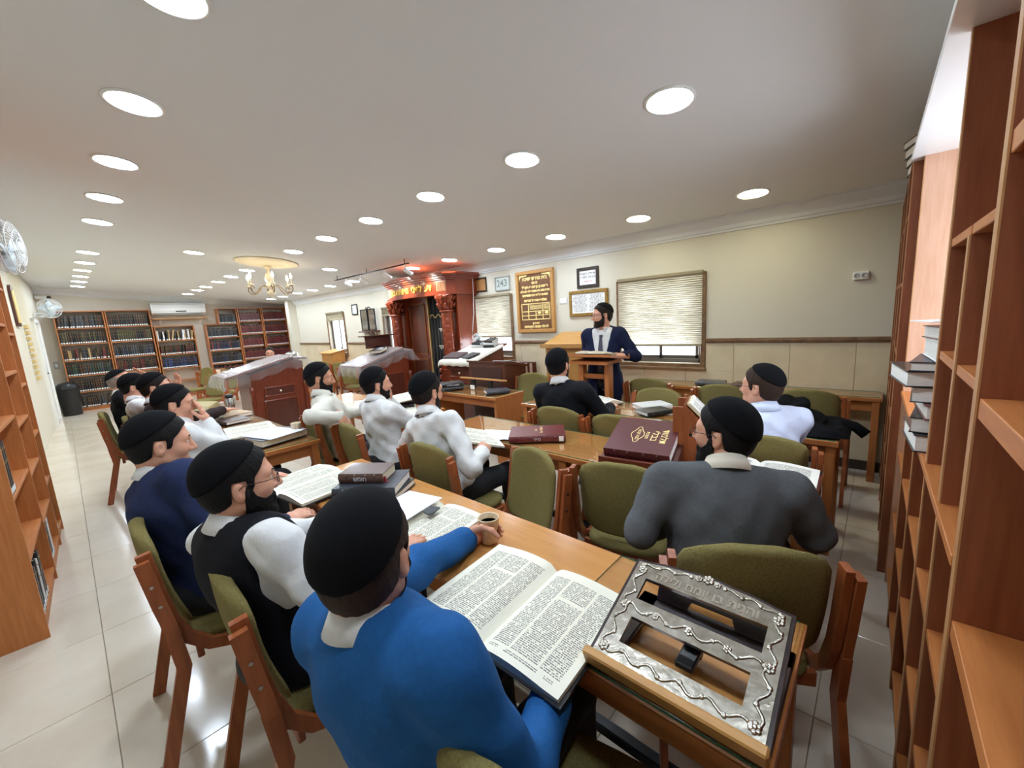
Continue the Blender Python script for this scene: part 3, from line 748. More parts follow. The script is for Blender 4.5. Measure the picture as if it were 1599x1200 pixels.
# ---------- air conditioner, shelf under it, fans, camera, bin
root = thing('air_conditioner', 'white wall air conditioner above the low back bookcase', 'air conditioner', (2.31, BACKY-.001, 2.37), rot=ROT_BACK)
m = MB(); pr = [(0, -.15), (.10, -.155), (.20, -.11), (.225, -.04), (.225, .10), (.20, .145), (.15, .155), (0, .155)]
m.prism(pr, -.58, .58, T=Matrix(((0, 0, 1, 0), (0, 1, 0, 0), (1, 0, 0, 0), (0, 0, 0, 1)))); m.f = [t[::-1] for t in m.f]; m.obj('casing', M_whitegloss, root)
m = MB(); m.box((-.08, -.082, .2135), (.15, -.058, .2235), ch=.002); m.obj('display', M_black, root)
m = MB(); m.box((-.52, -.150, .12), (.52, -.135, .20), T=Matrix.Rotation(0, 4, 'X')); m.obj('louvre', mat('grey plastic', (160, 160, 158), .5), root)
for k in range(5):
    m = MB(); m.box((-.55, .02+.025*k, .2252), (.55, .024+.025*k, .2275)); m.obj('groove', mat('grey plastic', (160, 160, 158), .5), root)
root = thing('wall_shelf', 'thin wooden wall shelf on brackets under the air conditioner', 'shelf', (2.31, BACKY-.001, 2.10), rot=ROT_BACK)
m = MB(); m.box((-.60, 0, 0), (.60, .022, .26), ch=.002); m.obj('board', W_['pinex'], root)
for xx in (-.42, .45):
    m = MB(); m.box((xx-.012, -.2, 0), (xx+.012, 0, .006)); m.box((xx-.012, -.006, 0), (xx+.012, 0, .2)); m.tube([(xx, -.18, .005), (xx, -.01, .18)], .006, 6); m.obj('bracket', M_white, root)

def make_fan():
    root = thing('wall_fan', '', 'fan')
    m = MB(); m.box((-.05, -.09, -.045), (-.02, .09, .045), ch=.006, T=Matrix.Translation((0, 0, -.12))); m.box((-.03, -.03, -.14), (.20, .03, -.09), ch=.01); m.obj('wall_mount', M_whitegloss, root)
    m = MB(); m.tube([(.19, 0, -.11), (.22, 0, -.06), (.22, 0, 0)], .018, 8); m.obj('arm', M_whitegloss, root)
    m = MB(); m.lathe([(.01, .02), (.055, .03), (.07, .07), (.062, .12), (.03, .14), (.001, .142)], 16, T=Matrix.Translation((.13, 0, 0)) @ Matrix.Rotation(PI/2, 4, 'Y')); m.obj('motor_housing', M_whitegloss, root)
    T0 = Matrix.Translation((.32, 0, 0)) @ Matrix.Rotation(PI/2, 4, 'Y')
    m = MB()
    for rr, zz in ((.20, 0), (.20, .012), (.185, .05), (.13, .072), (.07, .078), (.185, -.045), (.12, -.06)):
        m.tube([T0 @ Vector((rr*math.cos(2*PI*i/28), rr*math.sin(2*PI*i/28), zz)) for i in range(28)], .0028, 4, closed=True)
    for i in range(40):
        a = 2*PI*i/40; c_, s_ = math.cos(a), math.sin(a)
        m.tube([T0 @ Vector((r_*c_, r_*s_, zz)) for r_, zz in ((.045, .078), (.12, .074), (.17, .06), (.20, .006), (.17, -.05), (.10, -.063), (.045, -.065))], .0017, 3)
    m.obj('grille', M_whitegloss, root)
    m = MB(); m.lathe([(.001, .088), (.035, .086), (.05, .078), (.05, .07)][::-1], 16, T=T0); m.obj('badge', mat('pale grey plastic', (208, 212, 210), .4), root)
    for k in range(4):
        m = MB(); a = k*PI/2
        v = []
        for i in range(8):
            r_ = .03 + .15*i/7; wd = .02 + .055*math.sin(PI*min(1, .25+i/8))
            for sgn in (-1, 1): v.append(T0 @ Matrix.Rotation(a, 4, 'Z') @ Vector((r_, sgn*wd, sgn*.02)))
        m.add(v, [(2*i, 2*i+1, 2*i+3, 2*i+2) for i in range(7)], smooth=True); bl = m.obj('blade', mat('translucent blue white', (196, 208, 214), .35), root)
        mo = bl.modifiers.new('thick', 'SOLIDIFY'); mo.thickness = .002
    return root
fan0 = make_fan(); fan0.location = (leftx(5.05)+.07, 5.05, 2.34); fan0.rotation_euler = (0, 0, math.radians(-12)); fan0['label'] = 'white wall fan cut off by the frame above the aisle bookcase'; fan0['group'] = 'white wall fans'
again(fan0, 'white wall fan turned to the room in front of the back bookcases', (leftx(13.2)+.07, 13.25, 2.36), math.radians(-58), 'white wall fans')
root = thing('security_camera', 'small white security camera with a dark lens high in the back corner', 'camera', (-.16, BACKY-.02, 2.72))
m = MB(); m.cyl((0, 0, 0), (0, -.08, -.02), .03, n=12); m.obj('mount', M_white, root)
m = MB(); m.cyl((-.03, -.08, -.03), (.16, -.16, -.05), .04, n=14); m.obj('body', M_white, root)
m = MB(); m.cyl((.155, -.158, -.05), (.19, -.174, -.054), .042, n=14); m.obj('lens', M_black, root)
root = thing('waste_bin', 'tall black waste bin by the door and the end of the back bookcases', 'bin', (-.03, 13.55, 0))
m = MB(); m.lathe([(.15, 0), (.155, .01), (.19, .56), (.195, .58), (.195, .6)], 20); m.obj('body', M_black, root)
m = MB(); m.lathe([(.198, .585), (.2, .62), (.18, .68), (.13, .73), (.07, .75), (.001, .752)], 20); m.obj('lid', M_black, root)
m = MB(); m.box((-.1, -.201, .60), (.1, -.17, .67), ch=.01); m.obj('flap', mat('dark grey plastic', (44, 44, 46), .35), root)
# arched picture, key rack on the left wall
TL = lambda y, z: (Matrix.Translation((leftx(y)+.002, y, z)) @ Matrix.Rotation(-.035, 4, 'Z') @ Matrix.Rotation(PI/2, 4, 'Z') @ Matrix.Rotation(PI/2, 4, 'X'))
def wallset(o, y, z): o.matrix_world = TL(y, z); return o
root = wallset(thing('arched_plaque', 'arched dark and gilt plaque on the white aisle wall', 'plaque'), 9.7, 2.2)
m = MB(); pts = [(-.2, -.3), (.2, -.3)] + [(.2*math.cos(a), .12+.2*math.sin(a)) for a in [PI*i/12 for i in range(13)]]
m.prism(pts, 0, .03); m.obj('board', W_['deepz'], root)
m = MB(); m.prism([(x*.75, y*.8-.01) for x, y in pts], .03, .04); m.obj('gilt_panel', M_goldpaint, root)
root = wallset(thing('slotted_box_rack', 'column of gilt slotted boxes on the aisle wall below the arched plaque', 'rack'), 10.5, 1.45)
for k in range(10):
    m = MB(); m.box((-.17, -.42+.095*k, 0), (.17, -.36+.095*k, .05), ch=.004); m.obj('slot_box', mat('yellowish card', (206, 182, 124), .6), root)
m = MB(); m.box((-.19, -.44, -.001), (.19, .54, .008)); m.obj('backing', M_white, root)
root = thing('light_switch', 'small grey switch plate on the back wall beside the door', 'switch', (-.12, BACKY-.002, 1.12), rot=ROT_BACK)
m = MB(); m.box((-.04, -.09, 0), (.04, .09, .01), ch=.003); m.obj('plate', mat('grey plastic', (160, 160, 158), .5), root)
m = MB(); m.box((-.02, -.04, .01), (.02, .04, .016), ch=.002); m.obj('rocker', M_whitegloss, root)

# ---------- chandelier
cx, cy = 2.385, 7.25; cz = ceilz(cx)
tag(MB.obj((lambda m: (m.lathe([(.44, 0.0), (.445, -.012), (.42, -.022), (.40, -.016), (.37, -.02), (.33, -.04), (.28, -.03), (.22, -.034), (.16, -.05), (.1, -.045), (.05, -.06), (.001, -.06)], 40), m)[1])(MB()), 'ceiling_medallion', mat('cream plaster', (240, 230, 204), .6), None, (cx, cy, cz), (0, -SL, 0)), 'round cream plaster medallion above the chandelier', 'medallion')
root = thing('chandelier', 'brass and cream chandelier with glowing candle bulbs', 'chandelier', (cx, cy, cz))
m = MB(); m.lathe([(.05, -.065), (.06, -.075), (.05, -.1), (.02, -.11), (.018, -.16), (.045, -.18), (.06, -.22), (.05, -.27), (.03, -.30), (.028, -.33), (.05, -.345), (.075, -.37), (.06, -.40), (.025, -.42), (.03, -.44), (.06, -.46), (.065, -.485), (.04, -.51), (.012, -.53), (.012, -.56), (.002, -.565)], 16); m.obj('stem', M_cream, root)
M_bulb = mat('candle bulb', (255, 246, 226), .4, emit=(255, 236, 200), estr=26)
for k in range(6):
    a = 2*PI*k/6 + .35; c_, s_ = math.cos(a), math.sin(a)
    pts = [(.05, -.39), (.10, -.36), (.15, -.38), (.19, -.44), (.24, -.49), (.30, -.485), (.335, -.44), (.32, -.39), (.28, -.385), (.27, -.42), (.29, -.43)]
    m = MB(); m.tube([(c_*r_, s_*r_, z) for r_, z in pts], .007, 6)
    m.tube([(c_*r_, s_*r_, z) for r_, z in ((.335, -.44), (.33, -.40), (.32, -.375))], .006, 6); arm = m.obj('arm', M_brass, root)
    m = MB(); m.lathe([(.008, -.38), (.035, -.372), (.045, -.36), (.035, -.355), (.012, -.35)], 12, T=Matrix.Translation((c_*.32, s_*.32, 0))); m.cyl((c_*.32, s_*.32, -.355), (c_*.32, s_*.32, -.27), .011, n=10); m.obj('candle_cup', M_cream, arm)
    m = MB(); m.lathe([(.009, -.27), (.016, -.255), (.019, -.235), (.012, -.205), (.002, -.18)], 10, T=Matrix.Translation((c_*.32, s_*.32, 0))); m.obj('bulb', M_bulb, arm)

# ---------- track with spotlights
root = thing('spotlight_track', 'thin black ceiling track of white spotlights aimed at the ark', 'track light', (3.70, 6.6, ceilz(3.7)))
m = MB(); m.box((-.012, -1.25, -.085), (.012, 1.2, -.068)); 
for yy in (-1.15, 0, 1.1): m.cyl((0, yy, -.07), (0, yy, 0), .006, n=6)
m.obj('rail', M_blackmetal, root)
for k, yy in enumerate((-1.15, -.55, .2, .75)):
    m = MB(); m.cyl((0, yy, -.085), (0, yy, -.13), .01, n=8); m.lathe([(.02, 0), (.034, .01), (.036, .12), (.04, .15)], 14, T=Matrix.Translation((-.02, yy, -.15)) @ Matrix.Rotation(math.radians(118), 4, 'Y')); sp = m.obj('spotlight', M_whitegloss, root)
    m = MB(); m.lathe([(.001, .151), (.036, .151), (.036, .149), (.001, .149)], 14, T=Matrix.Translation((-.02, yy, -.15)) @ Matrix.Rotation(math.radians(118), 4, 'Y')); m.obj('lamp_face', mat('spot lens', (255, 250, 240), .4, emit=(255, 244, 226), estr=30), sp)
    l = bpy.data.lights.new('spot', 'SPOT'); l.energy = 26; l.spot_size = 1.2; l.spot_blend = .6; l.shadow_soft_size = .03; l.color = (1, .93, .82)
    lo = bpy.data.objects.new('spot_beam', l); COL.objects.link(lo); lo.location = (3.70+.13, 6.6+yy, ceilz(3.7)-.24); lo.rotation_euler = (0, -math.radians(62), 0); lo.rotation_euler = Vector((.55, -.1, -.42)).to_track_quat('-Z', 'Y').to_euler()
# ================================================================== the ark
M_velvet = mat('black velvet', (14, 14, 18), .95, sheen=.4)
root = thing('torah_ark', 'large carved wooden ark with gilt frieze lettering and twin columns on the window wall', 'ark', (4.44, 6.0, 0))
def poly(off=0.0): return [(.368, -.93-off), (-.10-off*.6, -.93-off), (-.21-off, -.84-off*.5), (-.29-off, -.5), (-.335-off, -.2), (-.345-off, 0), (-.335-off, .2), (-.29-off, .5), (-.21-off, .84+off*.5), (-.10-off*.6, .93+off), (.368, .93+off)]
def pr_(a, z0, z1): m = MB(); m.prism(poly(a), z0, z1); m.f = [t[::-1] for t in m.f]; return m
m = pr_(.02, 0, .12); m.obj('plinth', W_['arky'], root)
m = pr_(-.02, .12, .30); m.obj('step', W_['arky'], root)
m = pr_(0, 2.045, 2.25); m.obj('frieze', W_['arky'], root)
m = pr_(.025, 2.02, 2.05); m.obj('lower_moulding', W_['arky'], root)
for k, (o_, z0, z1) in enumerate(((.03, 2.25, 2.275), (.055, 2.275, 2.31), (.085, 2.31, 2.335), (.10, 2.335, 2.36))): pr_(o_, z0, z1).obj('cornice_step', W_['arky'], root)
for sy in (-1, 1):
    m = MB(); a, b = sorted((sy*.86, sy*.90)); m.box((-.06, a, .30), (.368, b, 2.02)); m.obj('side_wall', W_['arkz'], root)
    m = MB(); a, b = sorted((sy*.62, sy*.87)); m.box((-.02, a, .30), (.02, b, 2.02)); m.obj('pilaster', W_['arkz'], root)
m = MB(); m.box((.12, -.62, .30), (.15, .62, 2.02)); m.obj('inner_back', W_['deepz'], root)
for sy in (-1, 1):
    cy_ = sy*.74
    m = MB(); n = 24; rows_ = 60; v = []; f = []
    for j in range(rows_+1):
        z = .98 + (1.74-.98)*j/rows_
        for i in range(n):
            a = 2*PI*i/n
            d_ = max(abs(math.sin(4*a/2 + j*.32)), abs(math.sin(4*a/2 - j*.32)))
            r_ = .088 + .010*d_
            v.append((-.16+r_*math.cos(a), cy_+r_*math.sin(a), z))
    f = [(j*n+i, j*n+(i+1) % n, (j+1)*n+(i+1) % n, (j+1)*n+i) for j in range(rows_) for i in range(n)]
    m.add(v, f, smooth=True); m.obj('column_shaft', W_['arkz'], root)
    for prf in ([(.115, .90), (.12, .92), (.105, .95), (.1, .98)], [(.098, 1.735), (.118, 1.75), (.118, 1.765), (.1, 1.78)]):
        m = MB(); m.lathe(prf, 24, T=Matrix.Translation((-.16, cy_, 0))); m.obj('column_ring', W_['arkz'], root)
    m = MB(); m.lathe([(.10, 1.78), (.105, 1.85), (.12, 1.93), (.15, 2.0), (.15, 2.02)], 20, T=Matrix.Translation((-.16, cy_, 0))); cap = m.obj('capital', W_['arkz'], root)
    for tier, (zz, rr, hh) in enumerate(((1.79, .105, .09), (1.87, .115, .10))):
        for i in range(8):
            a = 2*PI*(i+.5*tier)/8; c_, s_ = math.cos(a), math.sin(a)
            m = MB(); m.tube([(-.16+c_*(rr+d_), cy_+s_*(rr+d_), zz+hh*t_) for t_, d_ in ((0, 0), (.4, .008), (.8, .025), (1.0, .045), (.9, .055))], .02, 6, rs=[.018, .026, .024, .014, .006]); m.obj('acanthus_leaf', W_['arkz'], cap)
    for i in range(4):
        a = PI/4+i*PI/2; m = MB(); m.ball((-.16+.15*math.cos(a), cy_+.15*math.sin(a), 1.985), .032, 8, 6); m.obj('volute', W_['arkz'], cap)
    m = MB(); m.box((-.28, cy_-.125, .30), (-.04, cy_+.125, .90), ch=.012); ped = m.obj('pedestal', W_['arkz'], root)
    m = MB(); m.box((-.286, cy_-.085, .38), (-.278, cy_+.085, .82), ch=.004); m.obj('raised_panel', W_['darkz'], ped)
    for k in range(5):
        m = MB(); m.ball((-.29, cy_-sy*.115, .36+.11*k), .028, 8, 6, sc=(1, 1, 1.5)); m.obj('carved_bead', W_['arkz'], ped)
# left leaf: panelled door with gilt beading, right half: black curtain
m = MB(); m.box((.03, .02, .30), (.06, .62, 2.02)); dr = m.obj('door', W_['darkz'], root)
for z0, z1 in ((.40, .92), (1.05, 1.92)):
    m = MB(); m.box((.018, .12, z0), (.03, .54, z1), ch=.006); m.obj('raised_panel', W_['deepz'], dr)
    m = MB()
    for a, b in (((.014, .10, z0-.02), (.026, .56, z0-.008)), ((.014, .10, z1+.008), (.026, .56, z1+.02)), ((.014, .10, z0-.02), (.026, .112, z1+.02)), ((.014, .548, z0-.02), (.026, .56, z1+.02))): m.box(a, b)
    m.obj('beading', mat('worn gilding', (150, 92, 44), .4, metal=.3), dr)
m = MB(); m.box((.02, .0, .30), (.045, .02, 2.02)); m.obj('gilt_edge', mat('pale gilding', (198, 166, 106), .4, metal=.3), root)
m = MB(); n = 60; v = []
for j in (0, 1):
    for i in range(n+1):
        y = -.62 + .62*i/n; v.append((.07+.018*math.sin(i*.75)+.01*math.sin(i*.31), y, (.31, 2.0)[j]))
m.add(v, [(i, i+1, n+1+i+1, n+1+i) for i in range(n)], smooth=True); cu = m.obj('curtain', M_velvet, root)
mo = cu.modifiers.new('thick', 'SOLIDIFY'); mo.thickness = .004
m = MB(); m.tube([(.045, -.6+.6*i/24, 1.70+.03*math.cos(i*.9)) for i in range(25)], .008, 6); m.obj('gold_fringe', mat('gold braid', (206, 178, 110), .5), cu)
for s_, z_, y_, sz in (('תמיד', 1.45, -.36, .11), ('אש', 1.27, -.44, .09), ('תוקד', 1.16, -.3, .09)):
    lettering(heb(s_), sz, mat('white embroidery', (226, 222, 210), .7), cu, (.042, y_, z_), ROT_WIN, .002)
m = MB()
MFR = mat('bright gilding', (255, 214, 96), .3, metal=.2)
for s_, y_ in (('דע', -.48), ('לפני', -.22), ('מי', .05), ('אתה', .27), ('עומד', .52)):
    xs = np.interp(abs(y_), [0, .2, .5, .84], [-.345, -.335, -.29, -.21]); sl = (np.interp(abs(y_)+.02, [0, .2, .5, .84], [-.345, -.335, -.29, -.21])-np.interp(abs(y_)-.02 if abs(y_) > .02 else 0, [0, .2, .5, .84], [-.345, -.335, -.29, -.21]))/.04*(1 if y_ > 0 else -1)
    o = lettering(heb(s_), .145, MFR, root, (xs-.006, y_, 2.145), depth=.006, bold=.004)
    o.rotation_euler = (Matrix.Rotation(-math.atan(sl), 3, 'Z') @ ROT_WIN.to_matrix()).to_euler()
for sy in (-1, 1):
    for k in range(8):
        y_ = sy*(.66+.022*k); xs = np.interp(abs(y_), [.5, .84], [-.29, -.21])
        m = MB(); m.box((xs-.010, y_-.005, 2.075), (xs+.004, y_+.005, 2.225), ch=.003); m.obj('flute', mat('pale fluting', (214, 170, 130), .4), root)
# white cable hanging beside the ark
m = MB(); m.tube([(4.70, 5.04, 2.34), (4.69, 5.04, 2.0), (4.66, 5.03, 1.7), (4.60, 5.02, 1.45), (4.56, 5.0, 1.30), (4.52, 4.90, 1.245), (4.47, 4.80, 1.245)], .006, 6)
tag(m.obj('power_cable', M_white), 'thin white cable hanging down the side of the ark', 'cable')

# ================================================================== lecterns
M_plastic = bpy.data.materials.new('clear plastic sheet'); M_plastic.use_nodes = True
nt = M_plastic.node_tree; nt.nodes.clear()
o_ = nt.nodes.new('ShaderNodeOutputMaterial'); mx = nt.nodes.new('ShaderNodeMixShader'); tr = nt.nodes.new('ShaderNodeBsdfTransparent'); gl = nt.nodes.new('ShaderNodeBsdfPrincipled'); fr = nt.nodes.new('ShaderNodeLayerWeight')
gl.inputs['Base Color'].default_value = (.9, .9, .9, 1); gl.inputs['Roughness'].default_value = .06
tr.inputs[0].default_value = (.93, .93, .93, 1)
fr.inputs['Blend'].default_value = .35; ml = nt.nodes.new('ShaderNodeMath'); ml.operation = 'MULTIPLY_ADD'; ml.inputs[1].default_value = .40; ml.inputs[2].default_value = .07
nt.links.new(fr.outputs['Facing'], ml.inputs[0]); nt.links.new(ml.outputs[0], mx.inputs[0]); nt.links.new(tr.outputs[0], mx.inputs[1]); nt.links.new(gl.outputs[0], mx.inputs[2]); nt.links.new(mx.outputs[0], o_.inputs[0])
def panel_face(par, T, w_, z0, z1, fr_=W_['darkz'], pn=W_['deepz'], nm='panel'):
    """raised panel on a face: local x across, y up, z out"""
    m = MB(); m.box((-w_/2, z0, 0), (w_/2, z1, .008), T=T, ch=.004); o = m.obj(nm, pn, par)
    m = MB(); t = .022
    for a, b in (((-w_/2-t, z0-t, 0), (w_/2+t, z0, .014)), ((-w_/2-t, z1, 0), (w_/2+t, z1+t, .014)), ((-w_/2-t, z0, 0), (-w_/2, z1, .014)), ((w_/2, z0, 0), (w_/2+t, z1, .014))): m.box(a, b, T=T, ch=.004)
    m.obj('moulding', fr_, o)
    return o
def big_lectern(name, label, loc, w_, d_, zl, zh, ridge, ovl, plastic=True, panels=True):
    """reading slope rises along +x; w_ along x, d_ along y"""
    root = thing(name, label, 'lectern', loc)
    m = MB(); m.prism([(0, .08), (w_, .08), (w_, zh-.06), (ridge, zh-.03), (0, zl+.03)], 0, d_, axis=1); m.f = [t[::-1] for t in m.f]; m.obj('body', W_['darkz'], root)
    m = MB(); m.box((-.03, -.03, 0), (w_+.03, d_+.03, .085), ch=.01); m.obj('base', W_['darkx'], root)
    sl = math.atan2(zh-zl, ridge+ovl)
    m = MB(); m.prism([(-ovl, zl), (ridge, zh), (ridge, zh+.028), (-ovl, zl+.028)], -.05, d_+.05, axis=1); m.f = [t[::-1] for t in m.f]; m.obj('slope', W_['darkx'], root)
    m = MB(); m.prism([(ridge, zh-.03), (w_+.06, zh-.04), (w_+.06, zh-.015), (ridge, zh+.0)], -.05, d_+.05, axis=1); m.f = [t[::-1] for t in m.f]; m.obj('ledge', W_['darkx'], root)
    TF = Matrix(((1, 0, 0, w_/2), (0, 0, -1, 0), (0, 1, 0, 0), (0, 0, 0, 1)))
    if panels:
        dz = zl-.20
        o = panel_face(root, TF, w_*.52, dz-.10, dz, nm='drawer_front')
        m = MB(); m.ball((w_/2, -.022, dz-.05), .016, 10, 8); m.obj('knob', M_cream, o)
        panel_face(root, TF, w_*.58, .18, dz-.19, nm='panel')
    else: panel_face(root, TF, w_*.62, .18, zl-.16, nm='panel')
    for sx in (0, 1):
        m = MB(); m.lathe([(.03, .10), (.04, .14), (.028, .2), (.04, .3), (.03, .45), (.036, .6), (.026, .7), (.04, .78), (.03, .84)], 12, T=Matrix.Translation((sx*w_, -.01, 0))); m.obj('corner_turning', W_['darkz'], root)
    if plastic:
        n1, n2 = 46, 30; v = []; x0, x1 = -ovl-.015, w_+.07; y0, y1 = -.06, d_+.06
        rr = random.Random(5)
        ph = [rr.uniform(0, 6) for _ in range(8)]
        def H(x):
            if x < ridge: return zl+.034+(zh-zl)*(x+ovl)/(ridge+ovl)
            return zh+.006-.02*(x-ridge)/(w_-ridge+.06)
        drop = .20
        for j in range(n2+1):
            b = -drop + (y1-y0+2*drop)*j/n2
            for i in range(n1+1):
                a = -drop + (x1-x0+2*drop)*i/n1
                xx = min(max(x0+a, x0), x1); yy = min(max(y0+b, y0), y1)
                ex = max(0, -a, a-(x1-x0)); ey = max(0, -b, b-(y1-y0)); e = max(ex, ey)
                # crumpled hanging edge
                w1 = math.sin(a*26+ph[0])*.5+math.sin(b*31+ph[1])*.5
                out = min(e, .2)*(.16+.22*w1)
                px_ = xx + (out if a > x1-x0 else -out if a < 0 else 0) ; py_ = yy + (out if b > y1-y0 else -out if b < 0 else 0)
                hz = H(xx) - e*(.92+.1*w1) + .0035*(math.sin(a*40+b*23+ph[2])+math.sin(b*52-a*17+ph[3]))*(1 if e == 0 else 1.5)
                v.append((px_, py_, hz+.004))
        m = MB(); W2 = n1+1
        m.add(v, [(j*W2+i, j*W2+i+1, (j+1)*W2+i+1, (j+1)*W2+i) for j in range(n2) for i in range(n1)], smooth=True)
        cov = m.obj('plastic_cover', M_plastic, None, loc)
        tag(cov, 'clear crumpled plastic sheet draped over the %s' % ('big lectern with a drawer' if panels else 'lectern beside the ark'), 'cover')
    return root
big_lectern('prayer_lectern', 'big mahogany lectern with a drawer under its plastic cover', (1.71, 6.53, 0), .72, .62, .985, 1.20, .58, .30)
big_lectern('prayer_lectern', 'mahogany lectern beside the ark under clear plastic', (3.17, 5.72, 0), .60, .55, .98, 1.20, .50, .25, panels=False)
m = MB(); m.box((3.40, 6.34, 1.22), (3.86, 6.375, 1.42), ch=.006); m.box((3.32, 6.28, 1.42), (3.92, 6.44, 1.44), ch=.004); m.box((3.55, 6.34, 0), (3.70, 6.38, 1.25))
tag(m.obj('reading_rack', W_['deepx']), 'dark slim reading rack rising behind the lectern by the ark', 'rack')

root = thing('cloth_covered_lectern', 'dark lectern with a white lace cloth and stacked prayer books on its slope', 'lectern', (3.90, 4.28, 0))
m = MB(); m.prism([(0, .05), (.62, .05), (.62, 1.16), (0, .985)], 0, .62, axis=1); m.f = [t[::-1] for t in m.f]; m.obj('body', W_['darkz'], root)
m = MB(); m.box((-.04, -.03, 0), (.66, .65, .06), ch=.008); m.obj('base', W_['darkx'], root)
m = MB(); m.prism([(-.10, .985), (.66, 1.19), (.66, 1.215), (-.10, 1.01)], -.05, .67, axis=1); m.f = [t[::-1] for t in m.f]; m.obj('slope', W_['darkx'], root)
TFx = Matrix(((0, 0, -1, 0), (-1, 0, 0, .31), (0, 1, 0, 0), (0, 0, 0, 1)))
o = panel_face(root, TFx, .42, .78, .88, nm='drawer_front'); m = MB(); m.ball((-.025, .31, .83), .016, 10, 8); m.obj('knob', M_cream, o)
panel_face(root, TFx, .42, .16, .68)
cl = MB(); n1, n2 = 24, 24; v = []
for j in range(n2+1):
    for i in range(n1+1):
        x = -.16+.74*i/n1; y = -.07+.76*j/n2
        z = 1.013+.27*(max(x, -.105)+.10) + .006
        dz = 0
        if x < -.105: dz = ( -.105-x)*1.3
        if y < -.055 or y > .675: dz += .03
        v.append((max(x, -.112), y, z-dz-.006*math.sin(j*1.1)*(1 if x < -.1 else 0)))
cl.add(v, [(j*(n1+1)+i, j*(n1+1)+i+1, (j+1)*(n1+1)+i+1, (j+1)*(n1+1)+i) for j in range(n2) for i in range(n1)], smooth=True)
co = cl.obj('lace_cloth', mat('white lace', (236, 232, 220), .85, noise=.25, rgb2=(206, 200, 186), nscale=60), None, (3.90, 4.28, 0)); tag(co, 'white lace cloth spread over the slope of the dark lectern', 'cloth')
mo = co.modifiers.new('thick', 'SOLIDIFY'); mo.thickness = .003
def on_slope(x, y): return (3.90+x, 4.28+y, 1.013+.27*(x+.10)+.0095)
SLO = -math.atan(.27)
m = MB(); m.box((-.12, -.17, 0), (.12, .17, .022), ch=.009); tag(m.obj('velvet_bag', mat('maroon velvet', (58, 22, 28), .9, sheen=.3), None, on_slope(.08, .49), (0, SLO, .1)), 'maroon velvet bag lying on the white lace cloth', 'bag')
m = MB(); m.box((-.11, -.13, 0), (.11, .13, .02), ch=.009); tag(m.obj('velvet_bag', mat('dark velvet', (26, 20, 26), .9, sheen=.3), None, on_slope(.09, .16), (0, SLO, -.3)), 'nearly black velvet bag lying on the white lace cloth', 'bag')

root = thing('box_lectern', 'plain brown panelled box lectern behind the short table', 'lectern', (3.64, 3.44, 0))
m = MB(); m.prism([(0, 0), (.40, 0), (.40, .955), (0, 1.035)], 0, .66, axis=1); m.f = [t[::-1] for t in m.f]; m.obj('body', W_['deepz'], root)
m = MB(); m.prism([(-.02, 1.036), (.44, .944), (.44, .97), (-.02, 1.06)], -.02, .68, axis=1); m.f = [t[::-1] for t in m.f]; m.obj('top', W_['deepy'], root)
m = MB(); m.box((-.008, .06, .1), (0.0, .60, .98), ch=.003); m.obj('front_panel', mat('dark leatherette', (62, 34, 28), .5), root)
m = MB(); m.box((-.1, -.14, 0), (.1, .14, .006)); tag(m.obj('paper_sheet', M_paper, None, (3.86, 3.62, 1.027), (0, .2, .2)), 'white sheet lying on top of the brown box lectern', 'paper')

root = thing('pine_lectern', 'yellow pine slanted lectern standing against the wall behind the speaker', 'lectern', (4.28, 2.66, .62))
m = MB(); m.prism([(0, 0), (.42, 0), (.42, .70), (0, .575)], 0, .62, axis=1); m.f = [t[::-1] for t in m.f]; m.obj('body', W_['pinez'], root)
m = MB(); m.prism([(-.07, .556), (.44, .711), (.44, .735), (-.07, .58)], -.03, .65, axis=1); m.f = [t[::-1] for t in m.f]; m.obj('slope', W_['piney'], root)
m = MB(); m.box((-.085, -.03, .555), (-.068, .65, .61), ch=.003); m.obj('lip', W_['piney'], root)
m = MB(); m.box((-.006, .05, .05), (0, .57, .5), ch=.003); dr = m.obj('door', W_['pinez'], root); m = MB(); m.ball((-.015, .1, .3), .014, 8, 6); m.obj('knob', M_black, dr)

root = thing('speaker_lectern', 'slim open wooden lectern on four legs in front of the standing speaker', 'lectern', (3.74, 2.22, 0))
m = MB(); m.prism([(-.20, 1.150), (.20, 1.095), (.20, 1.12), (-.20, 1.175)], -.29, .29, axis=1); m.f = [t[::-1] for t in m.f]; m.obj('top', W_['tabley'], root)
m = MB(); m.box((.19, -.29, 1.115), (.205, .29, 1.145), ch=.003); m.obj('lip', W_['tabley'], root)
m = MB(); m.box((-.15, -.22, 1.065), (.15, .22, 1.10), ch=.004); m.obj('apron', W_['tabley'], root)
for sy in (-.155, .155):
    m = MB(); m.box((-.045, sy-.028, .04), (.045, sy+.028, 1.09), ch=.004); m.obj('leg', W_['tablez'], root)
m = MB(); m.box((-.02, -.13, .90), (.02, .13, .95), ch=.004); m.obj('cross_rail', W_['tabley'], root)
for sy in (-.155, .155):
    m = MB(); m.box((-.2, sy-.035, 0), (.2, sy+.035, .045), ch=.004); m.obj('foot', W_['tablex'], root)

root = thing('table_lectern', 'small orange slanted lectern box on the far table under the open window', 'lectern', (4.42, 9.95, .75))
m = MB(); m.prism([(0, 0), (.32, 0), (.32, .30), (0, .24)], 0, .6, axis=1); m.f = [t[::-1] for t in m.f]; m.obj('body', W_['pinez'], root)
m = MB(); m.prism([(-.05, .232), (.34, .304), (.34, .324), (-.05, .252)], -.03, .63, axis=1); m.f = [t[::-1] for t in m.f]; m.obj('slope', W_['piney'], root)

